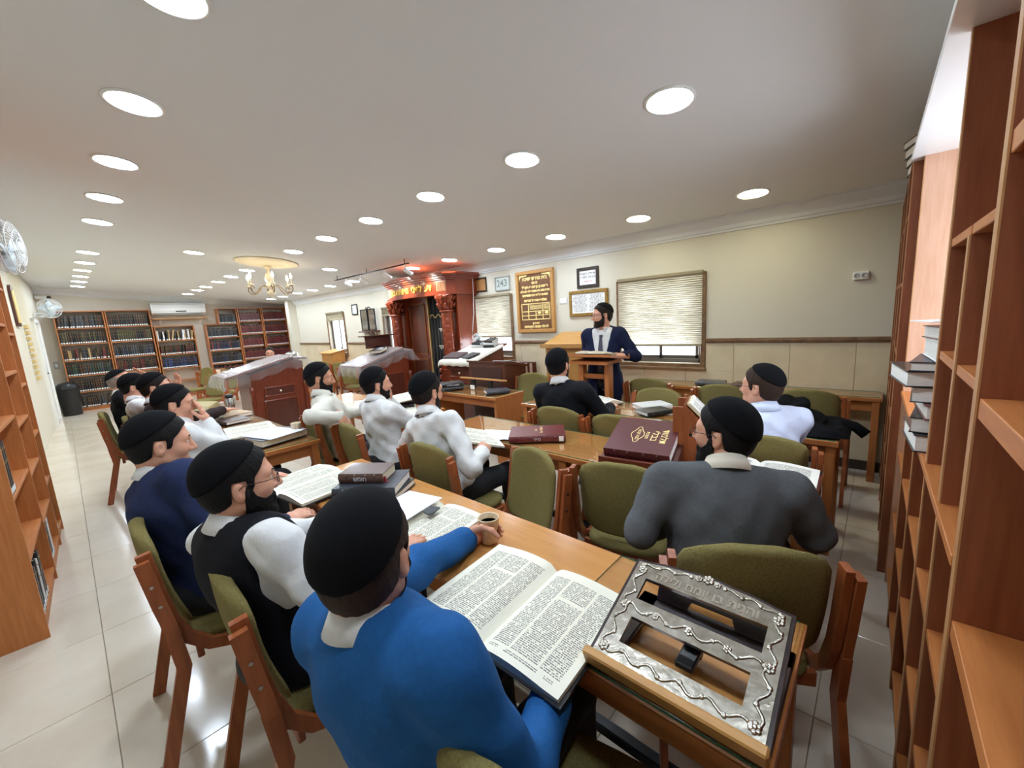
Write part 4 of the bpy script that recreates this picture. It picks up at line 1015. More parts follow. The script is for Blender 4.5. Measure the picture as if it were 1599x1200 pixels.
# low wooden book rest on the short table
root = thing('book_rest', 'long wooden bar on two black posts standing on the short table', 'rest', (3.40, 3.62, .75))
m = MB(); m.box((-.04, -.38, .105), (.04, .38, .125), ch=.004, T=Matrix.Rotation(.15, 4, 'Y')); m.obj('bar', W_['piney'], root)
for yy in (-.15, .15):
    m = MB(); m.box((-.02, yy-.03, .0005), (.02, yy+.03, .11), ch=.004); m.obj('post', M_black, root)

# ================================================================== books
# page print: blocks of tiny lines
def page_mat(name, paper, mode):
    m = bpy.data.materials.new(name); m.use_nodes = True; nt = m.node_tree; b = nt.nodes['Principled BSDF']; b.inputs['Roughness'].default_value = .65; b.inputs['Specular IOR Level'].default_value = .2
    N = nt.nodes.new; L = nt.links.new
    uv = N('ShaderNodeUVMap'); sp = N('ShaderNodeSeparateXYZ'); L(uv.outputs[0], sp.inputs[0])
    def mth(op, a, b_=None, c_=None):
        n = N('ShaderNodeMath'); n.operation = op
        for i, q in enumerate((a, b_, c_)):
            if q is None: continue
            if isinstance(q, (int, float)): n.inputs[i].default_value = q
            else: L(q, n.inputs[i])
        return n.outputs[0]
    u, v = sp.outputs[0], sp.outputs[1]
    def band(x, lo, hi): return mth('MULTIPLY', mth('GREATER_THAN', x, lo), mth('LESS_THAN', x, hi))
    def rect(u0, u1, v0, v1): return mth('MULTIPLY', band(u, u0, u1), band(v, v0, v1))
    if mode == 'folio':
        blocks = [(.08, .30, .10, .90), (.33, .66, .34, .90), (.69, .90, .10, .90), (.33, .66, .10, .31), (.30, .70, .925, .95), (.12, .22, .925, .945), (.78, .9, .925, .945)]
    elif mode == 'plain': blocks = [(.12, .88, .10, .90), (.35, .65, .925, .95)]
    else: blocks = [(.10, .48, .10, .88), (.52, .90, .10, .88), (.3, .7, .915, .94)]
    acc = None
    for bl in blocks:
        r_ = rect(*bl); acc = r_ if acc is None else mth('MAXIMUM', acc, r_)
    nlines = 62
    row = mth('FLOOR', mth('MULTIPLY', v, nlines))
    fr_ = mth('FRACT', mth('MULTIPLY', v, nlines))
    line = band(fr_, .22, .80)
    cmb = N('ShaderNodeCombineXYZ'); L(mth('MULTIPLY', u, 70), cmb.inputs[0]); L(mth('MULTIPLY', row, 7.31), cmb.inputs[1])
    nz = N('ShaderNodeTexNoise'); nz.inputs['Scale'].default_value = 1.0; nz.inputs['Detail'].default_value = 2; L(cmb.outputs[0], nz.inputs['Vector'])
    word = mth('GREATER_THAN', nz.outputs['Fac'], .44)
    ink = mth('MULTIPLY', mth('MULTIPLY', acc, line), word)
    mx = N('ShaderNodeMixRGB'); mx.inputs[1].default_value = lin(paper); mx.inputs[2].default_value = lin((92, 88, 84)); L(mth('MULTIPLY', ink, .82), mx.inputs[0]); L(mx.outputs[0], b.inputs['Base Color'])
    return m
P_folio = page_mat('printed folio page', (236, 232, 214), 'folio')
P_plain = page_mat('printed page', (240, 238, 228), 'plain')
P_cols = page_mat('two column page', (238, 236, 222), 'cols')
M_pedge = mat('page edges', (222, 214, 190), .7, noise=.2, nscale=200, stretch=(.05, .05, 3))
M_pedgew = mat('white page edges', (236, 234, 228), .7, noise=.12, nscale=200, stretch=(.05, .05, 3))
COV = {k: mat('cover ' + k, c, .38, coat=.15, bump=.06, bscale=180) for k, c in dict(black=(28, 27, 30), burgundy=(84, 30, 34), brown=(86, 58, 46), grey=(72, 74, 78), navy=(24, 30, 54), blue=(36, 54, 100), green=(34, 60, 50), tan=(176, 146, 104), choco=(64, 44, 36), maroon=(104, 40, 42), white=(222, 222, 222), red=(150, 36, 40), slate=(54, 58, 66), cyan=(128, 176, 186), olive=(70, 66, 44)).items()}
def closed_book(label, loc, w_, h_, t_, cov, yaw=0, rot=None, pages=None, title=None, spine=None, group=None, tm=None, plate=None):
    """lies flat: x = across (spine at -x), y = along, z = thickness"""
    root = thing('book', label, 'book', loc, yaw, group, rot)
    c = .0035
    m = MB(); m.box((-w_/2, -h_/2, 0), (w_/2, h_/2, c), ch=.001); m.box((-w_/2, -h_/2, t_-c), (w_/2, h_/2, t_), ch=.001)
    n = 7; pr = [(-w_/2-.006*math.sin(PI*i/(n-1)), t_*i/(n-1)) for i in range(n)] + [(-w_/2+.004, t_), (-w_/2+.004, 0)]
    m.prism(pr[::-1], -h_/2, h_/2, axis=1); m.f = m.f
    for k in (-.32, -.12, .12, .32):
        m.prism([(-w_/2-.0085, t_*.15), (-w_/2-.0085, t_*.85), (-w_/2, t_*.98), (-w_/2, t_*.02)], h_*k-.004, h_*k+.004, axis=1)
    m.obj('cover', COV[cov], root)
    m = MB(); m.box((-w_/2+.004, -h_/2+.005, c), (w_/2-.005, h_/2-.005, t_-c)); m.obj('page_block', pages or M_pedge, root)
    if title:
        for k, (s_, sz, dx, dy) in enumerate(title): lettering(heb(s_), sz, tm or M_goldpaint, root, (dx, dy*.9, t_+.0004), (0, 0, PI), bold=.0004)
    if spine:
        lettering(heb(spine), min(t_*.62, .03), tm or mat('silver print', (196, 196, 200), .4), root, (-w_/2-.0088, 0, t_/2), (PI/2, 0, -PI/2), bold=.0006, name='spine_lettering')
    if plate:
        m = MB(); m.box((-w_/2-.0095, -h_/2+.015, t_*.1), (-w_/2-.006, -h_/2+.045, t_*.9)); m.obj('spine_label', M_paper, root)
    return root
def open_book(label, loc, w_, h_, t_, cov, yaw=0, tilt=0, roll=0, pages=P_folio, group=None, split=.5, arch=.012, corners=False):
    """spine along local y, pages open to +-x; tilt turns about local x"""
    root = thing('open_book', label, 'book', loc, 0, group, rot=(Matrix.Rotation(yaw, 3, 'Z') @ Matrix.Rotation(tilt, 3, 'X') @ Matrix.Rotation(roll, 3, 'Y')).to_euler())
    c = .004
    m = MB(); m.box((-w_-.008, -h_/2-.006, 0), (w_+.008, h_/2+.006, c), ch=.0015)
    if corners:
        for sx in (-1, 1):
            for sy in (-1, 1):
                a, b = sorted((sx*(w_+.010), sx*(w_-.03))); a2, b2 = sorted((sy*(h_/2+.008), sy*(h_/2-.035))); m.box((a, a2, -.001), (b, b2, c+.0012), 1)
    m.obj('cover', [COV[cov], COV['black']], root)
    for sx, tt in ((-1, t_*2*split), (1, t_*2*(1-split))):
        n = 12; top = []
        for i in range(n+1):
            k = i/n; x = sx*w_*k
            z = c + tt*(1-k**6*.25)*min(1, (k/.10))**.5*.985 + arch*math.sin(PI*min(1, k*1.15))*(1-k*.5) if k > 0 else c + .002
            top.append((x, z))
        m = MB(); me_v = []; f = []
        for (x, z) in top: me_v += [(x, -h_/2, z), (x, h_/2, z)]
        f = [((2*i, 2*i+2, 2*i+3, 2*i+1) if sx > 0 else (2*i, 2*i+1, 2*i+3, 2*i+2)) for i in range(n)]
        me = bpy.data.meshes.new('page'); me.from_pydata(me_v, [], f); uvl = me.uv_layers.new(name='UVMap')
        for p_ in me.polygons:
            p_.use_smooth = True
            for li in p_.loop_indices:
                co_ = me.vertices[me.loops[li].vertex_index].co
                uvl.data[li].uv = (co_.x/w_ if sx > 0 else 1+co_.x/w_, (co_.y+h_/2)/h_)
        me.materials.append(pages); put('page', me, root)
        m = MB(); N_ = len(top)
        pf = [(x, z-.0006) for x, z in top] + [(sx*w_, c), (0, c)]
        if sx > 0: pf = pf[::-1]
        m.prism(pf, -h_/2+.001, h_/2-.001, axis=1); m.obj('page_block', M_pedge, root)
    return root
D = math.radians
# nearest table -----------------------------------------------------
open_book('big open folio volume held before the man in the bright blue sweater', (.765, .715, .762), .245, .365, .018, 'black', D(90+2), D(-2), pages=P_folio, corners=True, split=.42)
open_book('open volume with a white sheet and grey pouch on it, beside the paper cup', (.885, 1.40, .7515), .235, .34, .016, 'black', D(98), 0, pages=P_folio, corners=True)
open_book('open volume held by the man in the navy sweater at the table end', (.795, 2.24, .758), .24, .36, .016, 'black', D(97), D(0), pages=P_folio)
m = MB(); m.box((-.13, -.10, 0), (.13, .10, .0016)); tag(m.obj('paper_sheet', mat('bluish paper', (226, 230, 240), .6, noise=.05, nscale=30), None, (.90, 1.50, .7975), (0, .0, D(12))), 'bluish white printed sheet lying across the open volume', 'paper')
m = MB(); m.prism([(-.035, -.012), (-.02, -.025), (.035, -.025), (.035, .022), (-.02, .022)], 0, .006); tag(m.obj('grey_pouch', mat('grey cloth', (74, 76, 80), .8), None, (.935, 1.365, .7975), (0, 0, D(20))), 'small dark grey pointed pouch resting on the open volume', 'pouch')
closed_book('wide black bottom volume of the stack on the nearest table', (.955, 1.86, .7505), .24, .33, .03, 'black', D(30), pages=M_pedgew)
closed_book('grey middle volume with a pink dotted spine in the near stack', (.95, 1.86, .781), .235, .31, .042, 'slate', D(38), pages=M_pedgew, spine='שולחן ערוך')
closed_book('dark brown top volume with a red ribbon in the near stack', (.95, 1.90, .8236), .16, .23, .048, 'brown', D(35), spine='חומש')
for o in [o for o in bpy.data.objects if o.get('label', '').startswith('grey middle volume')]:
    m = MB(); m.cyl((-.1262, -.11, .021), (-.1275, -.11, .021), .014, n=14); m.obj('pink_dot', mat('pink dot', (214, 120, 156), .5), o)
for o in [o for o in bpy.data.objects if o.get('label', '').startswith('dark brown top volume')]:
    m = MB(); m.box((-.074, -.125, .004), (-.066, -.115, .03)); m.box((-.074, -.14, .002), (-.066, -.118, .0035)); m.obj('ribbon', COV['red'], o)
# paper cup
def cup(label, loc, r=.036, h=.085, mt=None, mark=True):
    root = thing('paper_cup', label, 'cup', loc)
    m = MB(); m.lathe([(r*.72, .0), (r*.74, .002), (r, h-.002), (r+.002, h), (r-.001, h+.002), (r-.003, h-.004), (r*.76, .01), (.0005, .01)], 24); m.obj('wall', mt or mat('patterned cup', (240, 226, 198), .5, noise=.3, rgb2=(212, 180, 140), nscale=45), root)
    m = MB(); m.lathe([(.0005, h*.78), (r*.92, h*.78)], 24); m.obj('drink', mat('milky tea', (196, 164, 116), .2), root)
    if mark:
        m = MB(); m.tube([(r*.90*math.cos(a), r*.90*math.sin(a), h*.5+.012*math.sin(a*5)) for a in [i*.2-2.2 for i in range(9)]], .0018, 5); m.obj('printed_swirl', COV['choco'], root)
    return root
cup('beige patterned paper cup held in the hand on the nearest table', (.975, 1.055, .751), .040, .097)
# silver bookstand ----------------------------------------------------
root = thing('silver_bookstand', 'embossed silver fronted bookstand with dark openings at the table corner', 'bookstand', (.735, .285, .757), 0, rot=(0, -D(20), 0))
hw, dp = .185, .295   # half width along y, slope length along x
def crest(y): return dp + .022*math.exp(-(y/.075)**2) + .010*math.exp(-((abs(y)-.10)/.05)**2) - .004
def plate(mm, z0, z1, inset, holes, mi=0):
    ys = sorted(set([-hw+inset, hw-inset] + [-hw+inset+(2*hw-2*inset)*i/24 for i in range(25)] + [h_ for q in holes for h_ in (q[2], q[3])]))
    for a, b in zip(ys[:-1], ys[1:]):
        ym = (a+b)/2; spans = [(inset, None)]
        hs = sorted([(q[0], q[1]) for q in holes if q[2] <= ym <= q[3]])
        xs = inset; segs = []
        for (p, q) in hs: segs.append((xs, p)); xs = q
        segs.append((xs, None))
        for (p, q) in segs:
            qa, qb = (crest(a)-inset, crest(b)-inset) if q is None else (q, q)
            mm.add([(p, a, z0), (qa, a, z0), (qb, b, z0), (p, b, z0), (p, a, z1), (qa, a, z1), (qb, b, z1), (p, b, z1)],
                   [(3, 2, 1, 0), (4, 5, 6, 7), (0, 1, 5, 4), (1, 2, 6, 5), (2, 3, 7, 6), (3, 0, 4, 7)], mi)
H1 = (.175, .24, -.14, .14); H2 = (.055, .125, -.13, .13)
M_darkwood = mat('black brown wood', (44, 28, 28), .3, coat=.3)
m = MB(); plate(m, .02, .036, 0, [(H1[0]-.004, H1[1]+.004, H1[2]-.004, H1[3]+.004), (H2[0]-.004, H2[1]+.004, H2[2]-.004, H2[3]+.004)]); m.obj('back_board', M_darkwood, root)
m = MB(); plate(m, .036, .0385, .008, [H1, H2]); fp = m.obj('silver_front', M_silver, root)
# embossed scrolls and rosettes
def scroll(path, r_=.0032):
    m = MB(); m.tube(path, r_, 6, flat=.6); m.obj('embossed_scroll', M_silver, fp)
    for k in range(0, len(path), 5):
        p = path[k]; m = MB(); m.ball((p[0], p[1], p[2]), .0062, 8, 5, sc=(1, 1, .45)); m.obj('embossed_bud', M_silver, fp)
for sy in (-1, 1): scroll([(.03+.245*i/30, sy*(hw-.026+.009*math.sin(i*.85)), .0395) for i in range(31)])
scroll([(.150+.009*math.sin(i*.9), -.15+.30*i/30, .0395) for i in range(31)])
scroll([(.030+.008*math.sin(i*.9), -.15+.30*i/34, .0395) for i in range(35)])
for sy in (-1, 1): scroll([(crest(sy*(.04+.125*i/16))-.018+.004*math.sin(i), sy*(.04+.125*i/16), .0395) for i in range(17)], .0026)
for (px_, py_, rr) in ((.30, 0, .013), (.295, .022, .009), (.295, -.022, .009), (.262, hw-.028, .012), (.262, -hw+.028, .012), (.03, hw-.028, .012), (.03, -hw+.028, .012), (.15, 0, .010), (.15, .08, .009), (.15, -.08, .009), (.15, hw-.026, .011), (.15, -hw+.026, .011)):
    m = MB()
    for k in range(6):
        a = 2*PI*k/6; m.ball((px_+rr*.62*math.cos(a), py_+rr*.62*math.sin(a), .0392), rr*.5, 7, 5, sc=(1, 1, .5))
    m.ball((px_, py_, .0405), rr*.42, 8, 5, sc=(1, 1, .6)); m.obj('embossed_rosette', M_silver, fp)
lettering(heb('והגית בו יומם ולילה'), .031, mat('bright silver', (232, 226, 212), .2, metal=1), fp, (.258, 0, .0386), (0, 0, -PI/2), depth=.0012, bold=.0009)
m = MB(); m.box((-.018, -hw-.002, .02), (.004, hw+.002, .062), ch=.004); m.obj('ledge', W_['piney'], root)
m = MB(); m.box((-.012, -hw, -.001), (.0, hw, .02), ch=.003); m.obj('base_rail', M_darkwood, root)
# base frame behind: prop board and rear base lying level
Rb = Matrix.Rotation(D(20), 4, 'Y')
m = MB()
for a, b in (((0, -hw, .002), (.30, -hw+.05, .014)), ((0, hw-.05, .002), (.30, hw, .014)), ((.24, -hw, .002), (.30, hw, .014))): m.box(a, b, T=Rb, ch=.003)
m.obj('base_frame', M_darkwood, root)
m = MB(); m.box((.15, -.02, .004), (.17, .02, .055), T=Rb, ch=.003); m.box((.09, -.02, .014), (.16, .02, .03), T=Rb, ch=.003); m.obj('prop', M_black, root)
Tp = Rb @ Matrix.Translation((.285, 0, .014)) @ Matrix.Rotation(D(-62), 4, 'Y')
m = MB(); m.prism([(0, -.14), (.055, -.14), (.075, -.06), (.085, 0), (.075, .06), (.055, .14), (0, .14), (0, .06), (.025, .05), (.025, -.05), (0, -.06)], -.005, .005, T=Tp @ Matrix.Rotation(PI, 4, 'X')); m.obj('prop_board', M_darkwood, root)

# second table ------------------------------------------------------
root = thing('low_bookstand', 'low reddish brown tilted stand beneath the big burgundy volume', 'bookstand', (1.945, .93, .7565), D(8), rot=(0, 0, D(8)))
m = MB(); m.prism([(0, 0), (.34, 0), (.34, .13), (.32, .13), (0, .02)], -.20, .20, axis=1); m.f = [t[::-1] for t in m.f]; m.obj('wedge', W_['deepy'], root)
m = MB(); m.box((-.02, -.20, 0), (.0, .20, .045), ch=.004); m.obj('lip', W_['darky'], root)
ang = -math.atan2(.11, .32)
Rz = Matrix.Rotation(D(8), 3, 'Z') @ Matrix.Rotation(ang, 3, 'Y')
closed_book('big burgundy volume with a gilt cover title on the low tilted stand', tuple(Vector((1.945, .93, .7565)) + Matrix.Rotation(D(8), 3, 'Z') @ Vector((.172, 0, .083))), .32, .35, .06, 'burgundy', rot=Rz.to_euler(), pages=M_pedgew, title=[('תלמוד', .052, 0, -.125), ('בבלי', .052, 0, -.07), ('מסכת', .026, 0, -.025), ('בבא קמא', .026, 0, .03)])
bk = [o for o in bpy.data.objects if o.get('label', '').startswith('big burgundy')][0]
m = MB()
for i in range(12):
    a0, a1 = 2*PI*i/12, 2*PI*(i+1)/12
m.tube([(.068*math.cos(a)*(1+.1*math.cos(4*a)), .03+.030*math.sin(a)*(1+.2*math.cos(4*a)), .0605) for a in [2*PI*i/24 for i in range(24)]], .0022, 5, closed=True, flat=.4); m.obj('gilt_medallion', M_goldpaint, bk)
closed_book('thin burgundy book with a white spine label lying flat on the glass', (2.13, 1.74, .7565), .27, .38, .042, 'maroon', D(-52+90), title=[('ספר התודעה', .03, .02, -.03), ('חלק א', .022, .02, .01)], spine='ספר', plate=True)
for k, (x, y, a) in enumerate(((2.02, 2.02, 20), (2.06, 1.94, 50))):
    m = MB(); m.box((-.105, -.148, 0), (.105, .148, .0015)); tag(m.obj('paper_sheet', M_paper, None, (x, y, .7565+.0018*k), (0, 0, D(a))), ('white sheet slipped under the thin burgundy book' if k else 'white sheet lying under the reader’s tilted volume on the glass'), 'paper')
open_book('large open volume tilted towards the white shirted reader', (1.80, 2.08, .79), .235, .35, .016, 'black', D(64), D(17), pages=P_folio, corners=True)
open_book('open volume before the man in the grey sweater', (2.16, .42, .7575), .25, .36, .014, 'maroon', D(92), 0, pages=P_plain, corners=True)
# slanted wooden stand with a raised open prayer book
YS = D(-76)
SX, SY = 2.33, .70
root = thing('wooden_bookstand', 'steep orange wooden bookstand holding the raised open prayer book', 'bookstand', (SX, SY, .7565), YS)
for sy in (-1, 1):
    m = MB(); a, b = sorted((sy*.115, sy*.133)); m.prism([(-.15, 0), (.15, 0), (.15, .04), (-.10, .30), (-.15, .30)], a, b, axis=1); m.f = [t[::-1] for t in m.f]; m.obj('side_panel', W_['chairz'], root)
    m = MB(); m.cyl((-.06, sy*.1325, .15), (-.06, sy*.1345, .15), .009, n=12); m.obj('screw_cap', M_black, root)
m = MB(); m.prism([(.15, .04), (.155, .055), (-.095, .315), (-.10, .30)], -.133, .133, axis=1); m.f = [t[::-1] for t in m.f]; m.obj('rest_board', W_['chairy'], root)
m = MB(); m.prism([(.14, .035), (.185, .075), (.177, .083), (.132, .045)], -.13, .13, axis=1); m.f = [t[::-1] for t in m.f]; m.obj('ledge', W_['chairy'], root)
ya = Vector((-.25, 0, .26)).normalized(); xa = Vector((0, 1, 0)); za = xa.cross(ya)
cpt = Vector((SX, SY, .7565)) + Matrix.Rotation(YS, 3, 'Z') @ (Vector((.034, 0, .184)) + za*.006 + ya*.085)
o = open_book('raised open prayer book on the steep orange stand', tuple(cpt), .115, .17, .018, 'tan', 0, 0, pages=P_plain)
o.rotation_euler = (Matrix.Rotation(YS, 3, 'Z') @ Matrix((xa, ya, za)).transposed()).to_euler()

# third table -------------------------------------------------------
closed_book('closed black book with white leaves, nearest on the third table', (3.13, 1.33, .7565), .17, .24, .032, 'black', D(60), pages=M_pedgew)
closed_book('closed white covered book just behind the closed black one', (3.30, 1.42, .7565), .19, .27, .036, 'white', D(52), pages=M_pedgew)
open_book('open notebook with a curling leaf in front of the dark sweater', (3.26, 1.90, .7575), .17, .25, .014, 'black', D(-30), 0, pages=P_plain, arch=.03)
root = thing('black_hat', 'black wide brimmed felt hat lying on the third table', 'hat', (3.20, .42, .80), rot=(D(6), D(-8), 0))
M_felt = mat('black felt', (13, 13, 15), .95, spec=.12)
m = MB(); m.lathe([(.0005, .145), (.05, .142), (.078, .15), (.094, .145), (.103, .12), (.108, .07), (.112, .02), (.113, .0), (.0005, .0)][::-1], 28); m.v = [(x*1.12, y*.95, z - (.02*math.exp(-(y/.03)**2) if z > .13 else 0)) for x, y, z in m.v]; m.obj('crown', M_felt, root)
m = MB(); m.lathe([(.10, .0), (.15, -.004), (.185, .006), (.198, .022), (.197, .026), (.182, .012), (.15, .003), (.10, .006)], 32); m.v = [(x*1.1, y*.95, z+.02*(abs(y)/.19)**2) for x, y, z in m.v]; m.obj('brim', M_felt, root)
m = MB(); m.lathe([(.1135, .004), (.1155, .006), (.1135, .038), (.112, .036)], 28); m.v = [(x*1.12, y*.95, z) for x, y, z in m.v]; m.obj('ribbon', mat('black ribbon', (24, 24, 28), .35), root)
# folded coat under the hat, its sleeve hanging over the table end
v = []; n1, n2 = 40, 22; rr = random.Random(3)
for j in range(n2+1):
    for i in range(n1+1):
        a, b = i/n1, j/n2
        x = 3.01+.40*b + .02*math.sin(a*7); y = .62-.52*a
        ed = min(a, 1-a, b, 1-b); h = .045*min(1, ed/.10)**.6
        z = .757 + h*(1+.25*math.sin(a*17+b*9)+.2*math.sin(b*23-a*6)) 
        v.append((x, y, z))
m = MB(); m.add(v, [(j*(n1+1)+i, (j+1)*(n1+1)+i, (j+1)*(n1+1)+i+1, j*(n1+1)+i+1) for j in range(n2) for i in range(n1)], smooth=True)
m.tube([(3.32, .40, .785), (3.33, .28, .79), (3.34, .17, .785), (3.335, .09, .765), (3.32, .03, .72)], .05, 12, rs=[.03, .05, .05, .048, .05], flat=.6)
tag(m.obj('folded_coat', mat('black cloth', (18, 18, 21), .9, spec=.15, bump=.2, bscale=300)), 'black folded coat under the hat with one sleeve over the table end', 'coat')
# wall desk -----------------------------------------------------------
closed_book('grey covered book lying on the wall desk near the window', (4.63, 1.33, .7565), .20, .28, .032, 'grey', D(5), pages=M_pedgew)
closed_book('brown covered book lying on the wall desk by the seated man’s head', (4.62, .98, .7565), .20, .26, .03, 'brown', D(-4), pages=M_pedgew)
# short table
closed_book('black volume at the bottom of the pair on the short table', (3.17, 3.93, .7565), .20, .28, .035, 'black', D(60), pages=M_pedgew)
closed_book('black volume at the top of the pair on the short table', (3.18, 3.94, .792), .19, .27, .05, 'black', D(64), pages=M_pedge, spine='משנה ברורה')
closed_book('dark book alone at the front corner of the short table', (3.25, 3.22, .7565), .19, .27, .035, 'slate', D(58), pages=M_pedgew)
m = MB(); m.box((-.003, -.035, 0), (.003, .035, .05), ch=.001); tag(m.obj('name_card', M_paper, None, (3.28, 3.66, .7565), (0, 0, 0)), 'small white card standing on the short table', 'card')
# table of the two white shirted men
open_book('open volume in front of the bearded man in the off-white shirt', (2.15, 4.06, .7575), .22, .33, .014, 'brown', D(60), 0, pages=P_folio)
open_book('open volume propped on closed books beside the leaning man', (2.28, 3.62, .835), .22, .33, .014, 'brown', D(64), D(-6), pages=P_folio)
closed_book('black book supporting the propped open volume', (2.24, 3.60, .7505), .20, .28, .045, 'black', D(50), pages=M_pedgew)
closed_book('dark upper book directly beneath the propped open volume', (2.25, 3.62, .796), .18, .26, .032, 'choco', D(58), pages=M_pedgew)
open_book('open volume under the elbow of the leaning man', (2.18, 3.26, .7515), .22, .32, .012, 'brown', D(80), 0, pages=P_folio)
# far aisle table
open_book('wide open volume on the table beyond the navy sweater', (.98, 3.98, .7575), .235, .35, .018, 'brown', D(82), 0, pages=P_folio)
closed_book('thick blue bound volume with a banded spine at the table end', (1.02, 3.45, .7565), .25, .36, .05, 'navy', D(-78), pages=M_pedge)
m = MB(); m.box((-.14, -.19, 0), (.14, .19, .006), ch=.002); tag(m.obj('paper_sheet', mat('bluish paper', (226, 230, 240), .6, noise=.05, nscale=30), None, (1.0, 3.48, .808), (0, 0, D(16))), 'loose white leaves on top of the thick blue volume', 'paper')
closed_book('tan brown notebook beside the paper cup on the aisle table', (1.12, 3.72, .7575), .16, .22, .022, 'brown', D(30))
cup('plain beige paper cup at the end of the aisle table', (1.165, 3.44, .757), .038, .10)
closed_book('large light brown folio under the outstretched hand', (1.06, 4.95, .7565), .27, .38, .035, 'tan', D(12), pages=M_pedgew)
closed_book('dark banded book beneath the brown folio’s near edge', (1.0, 4.62, .7565), .22, .3, .028, 'choco', D(10), pages=M_pedgew)
cup('small white paper cup far along the aisle table', (1.12, 5.55, .757), .034, .075, M_paper, False)
root = thing('thermos', 'steel thermos flask with a black cap on the aisle table', 'flask', (1.18, 5.40, .757))
m = MB(); m.lathe([(.001, 0), (.042, 0), (.044, .01), (.044, .11), (.036, .125), (.036, .13)], 20); m.obj('body', M_steel, root)
m = MB(); m.lathe([(.038, .13), (.041, .135), (.040, .165), (.03, .172), (.001, .172)], 20); m.obj('cap', M_black, root)
m = MB(); pts = []
v = [(-.2, -.3, .0), (.2, -.3, .0), (.2, .3, .0), (-.2, .3, .0)]
m.prism([(-.16, 0), (.16, 0), (.12, .03), (.0, .10), (-.10, .06)], -.22, .22, axis=1); m.f = [t[::-1] for t in m.f]
tag(m.obj('cloth_bundle', mat('khaki cloth', (186, 172, 130), .9), None, (.98, 5.70, .757), (0, 0, D(30))), 'crumpled khaki cloth lying far along the aisle table', 'cloth')
# lectern tops
closed_book('black bound volume on the plastic covered lectern beside the ark', (3.38, 5.93, 1.185), .17, .26, .045, 'black', rot=(Matrix.Rotation(-.285, 3, 'Y') @ Matrix.Rotation(D(180+12), 3, 'Z')).to_euler())
for k, (dx, dy, cv, a) in enumerate(((.50, .40, 'white', 5), (.50, .39, 'black', -4), (.50, .13, 'black', 8), (.50, .12, 'white', 2), (.50, .12, 'black', -6))):
    base = on_slope(dx, dy); lev = {0: 0, 1: 1, 2: 0, 3: 1, 4: 2}[k]
    closed_book(['white prayer book at the base of the rear stack on the lace cloth', 'black prayer book on the rear stack on the lace cloth', 'black prayer book at the base of the front stack on the lace cloth', 'white prayer book in the middle of the front stack on the lace cloth', 'black prayer book topping the front stack on the lace cloth'][k], (base[0], base[1], base[2]+.035*lev+.002), .14, .20, .033, cv, rot=(Matrix.Rotation(SLO, 3, 'Y') @ Matrix.Rotation(D(a), 3, 'Z')).to_euler(), pages=M_pedgew)
root = thing('desk_fan', 'small whitish round desk fan on the lace covered lectern', 'fan', (4.43, 4.74, 1.165))
m = MB(); m.lathe([(.001, 0), (.06, 0), (.055, .015), (.02, .025), (.018, .06), (.001, .06)], 16); m.obj('foot', M_whitegloss, root)
m = MB(); Tf = Matrix.Translation((0, 0, .13)) @ Matrix.Rotation(PI/2, 4, 'Y')
for zz, rr in ((-.025, .08), (0, .09), (.025, .08), (.03, .05), (.03, .02)): m.tube([Tf @ Vector((rr*math.cos(2*PI*i/24), rr*math.sin(2*PI*i/24), zz)) for i in range(24)], .003, 5, closed=True)
for i in range(20): a = 2*PI*i/20; m.tube([Tf @ Vector((r_*math.cos(a), r_*math.sin(a), z_)) for r_, z_ in ((.02, .03), (.08, .025), (.09, 0), (.08, -.025))], .0015, 4)
m.obj('grille', M_whitegloss, root)
m = MB(); m.lathe([(.001, -.02), (.025, -.02), (.025, .02), (.001, .02)], 12, T=Tf)
for k in range(4):
    a = k*PI/2; m.add([Tf @ (Matrix.Rotation(a, 4, 'Z') @ Vector(q)) for q in ((.02, -.012, -.008), (.07, -.03, -.012), (.075, .02, .008), (.02, .012, .008))], [(0, 1, 2, 3)])
m.obj('rotor', mat('translucent blue white', (196, 208, 214), .35), root)
open_book('open book lying on the speaker’s lectern', (3.745, 2.22, 1.1535), .17, .24, .022, 'black', D(-90), D(-8), pages=P_plain)
# far table: laptop, urn
root = thing('laptop', 'open black laptop in front of the man at the far table', 'laptop', (3.13, 9.72, .7505), D(190))
m = MB(); m.box((-.17, -.12, 0), (.17, .12, .018), ch=.004); m.obj('base', M_black, root)
m = MB(); m.box((-.17, -.006, 0), (.17, .006, .23), ch=.004, T=Matrix.Translation((0, .125, .015)) @ Matrix.Rotation(-.2, 4, 'X')); m.obj('lid', M_black, root)
m = MB(); m.box((-.155, -.0075, .012), (.155, -.0062, .218), T=Matrix.Translation((0, .125, .015)) @ Matrix.Rotation(-.2, 4, 'X')); m.obj('screen', mat('dark screen', (30, 34, 40), .15), root)
for k in range(4):
    m = MB(); m.box((-.15, -.02+.026*k, .018), (.15, .0+.026*k, .0205), ch=.001); m.obj('key_row', mat('dark grey plastic', (44, 44, 46), .35), root)
root = thing('steel_urn', 'shiny boxy steel water urn on the far table', 'urn', (3.42, 9.72, .7505))
m = MB(); m.lathe([(.001, 0), (.13, 0), (.135, .01), (.13, .06), (.13, .34), (.125, .36), (.08, .385), (.001, .39)], 24); m.obj('body', M_steel, root)
m = MB(); m.lathe([(.001, .39), (.03, .39), (.03, .41), (.001, .415)], 12); m.obj('lid_knob', M_black, root)
m = MB(); m.cyl((-.13, 0, .07), (-.18, 0, .07), .012); m.cyl((-.175, 0, .07), (-.175, 0, .04), .01); m.obj('tap', M_black, root)
for sy in (-1, 1):
    m = MB(); m.tube([(0, sy*.13, .26), (0, sy*.17, .26), (0, sy*.17, .32), (0, sy*.13, .32)], .01, 6); m.obj('handle', M_black, root)
cup('white paper cup on the far table below the blue volumes', (2.25, 10.8, .7505), .04, .09, M_paper, False)
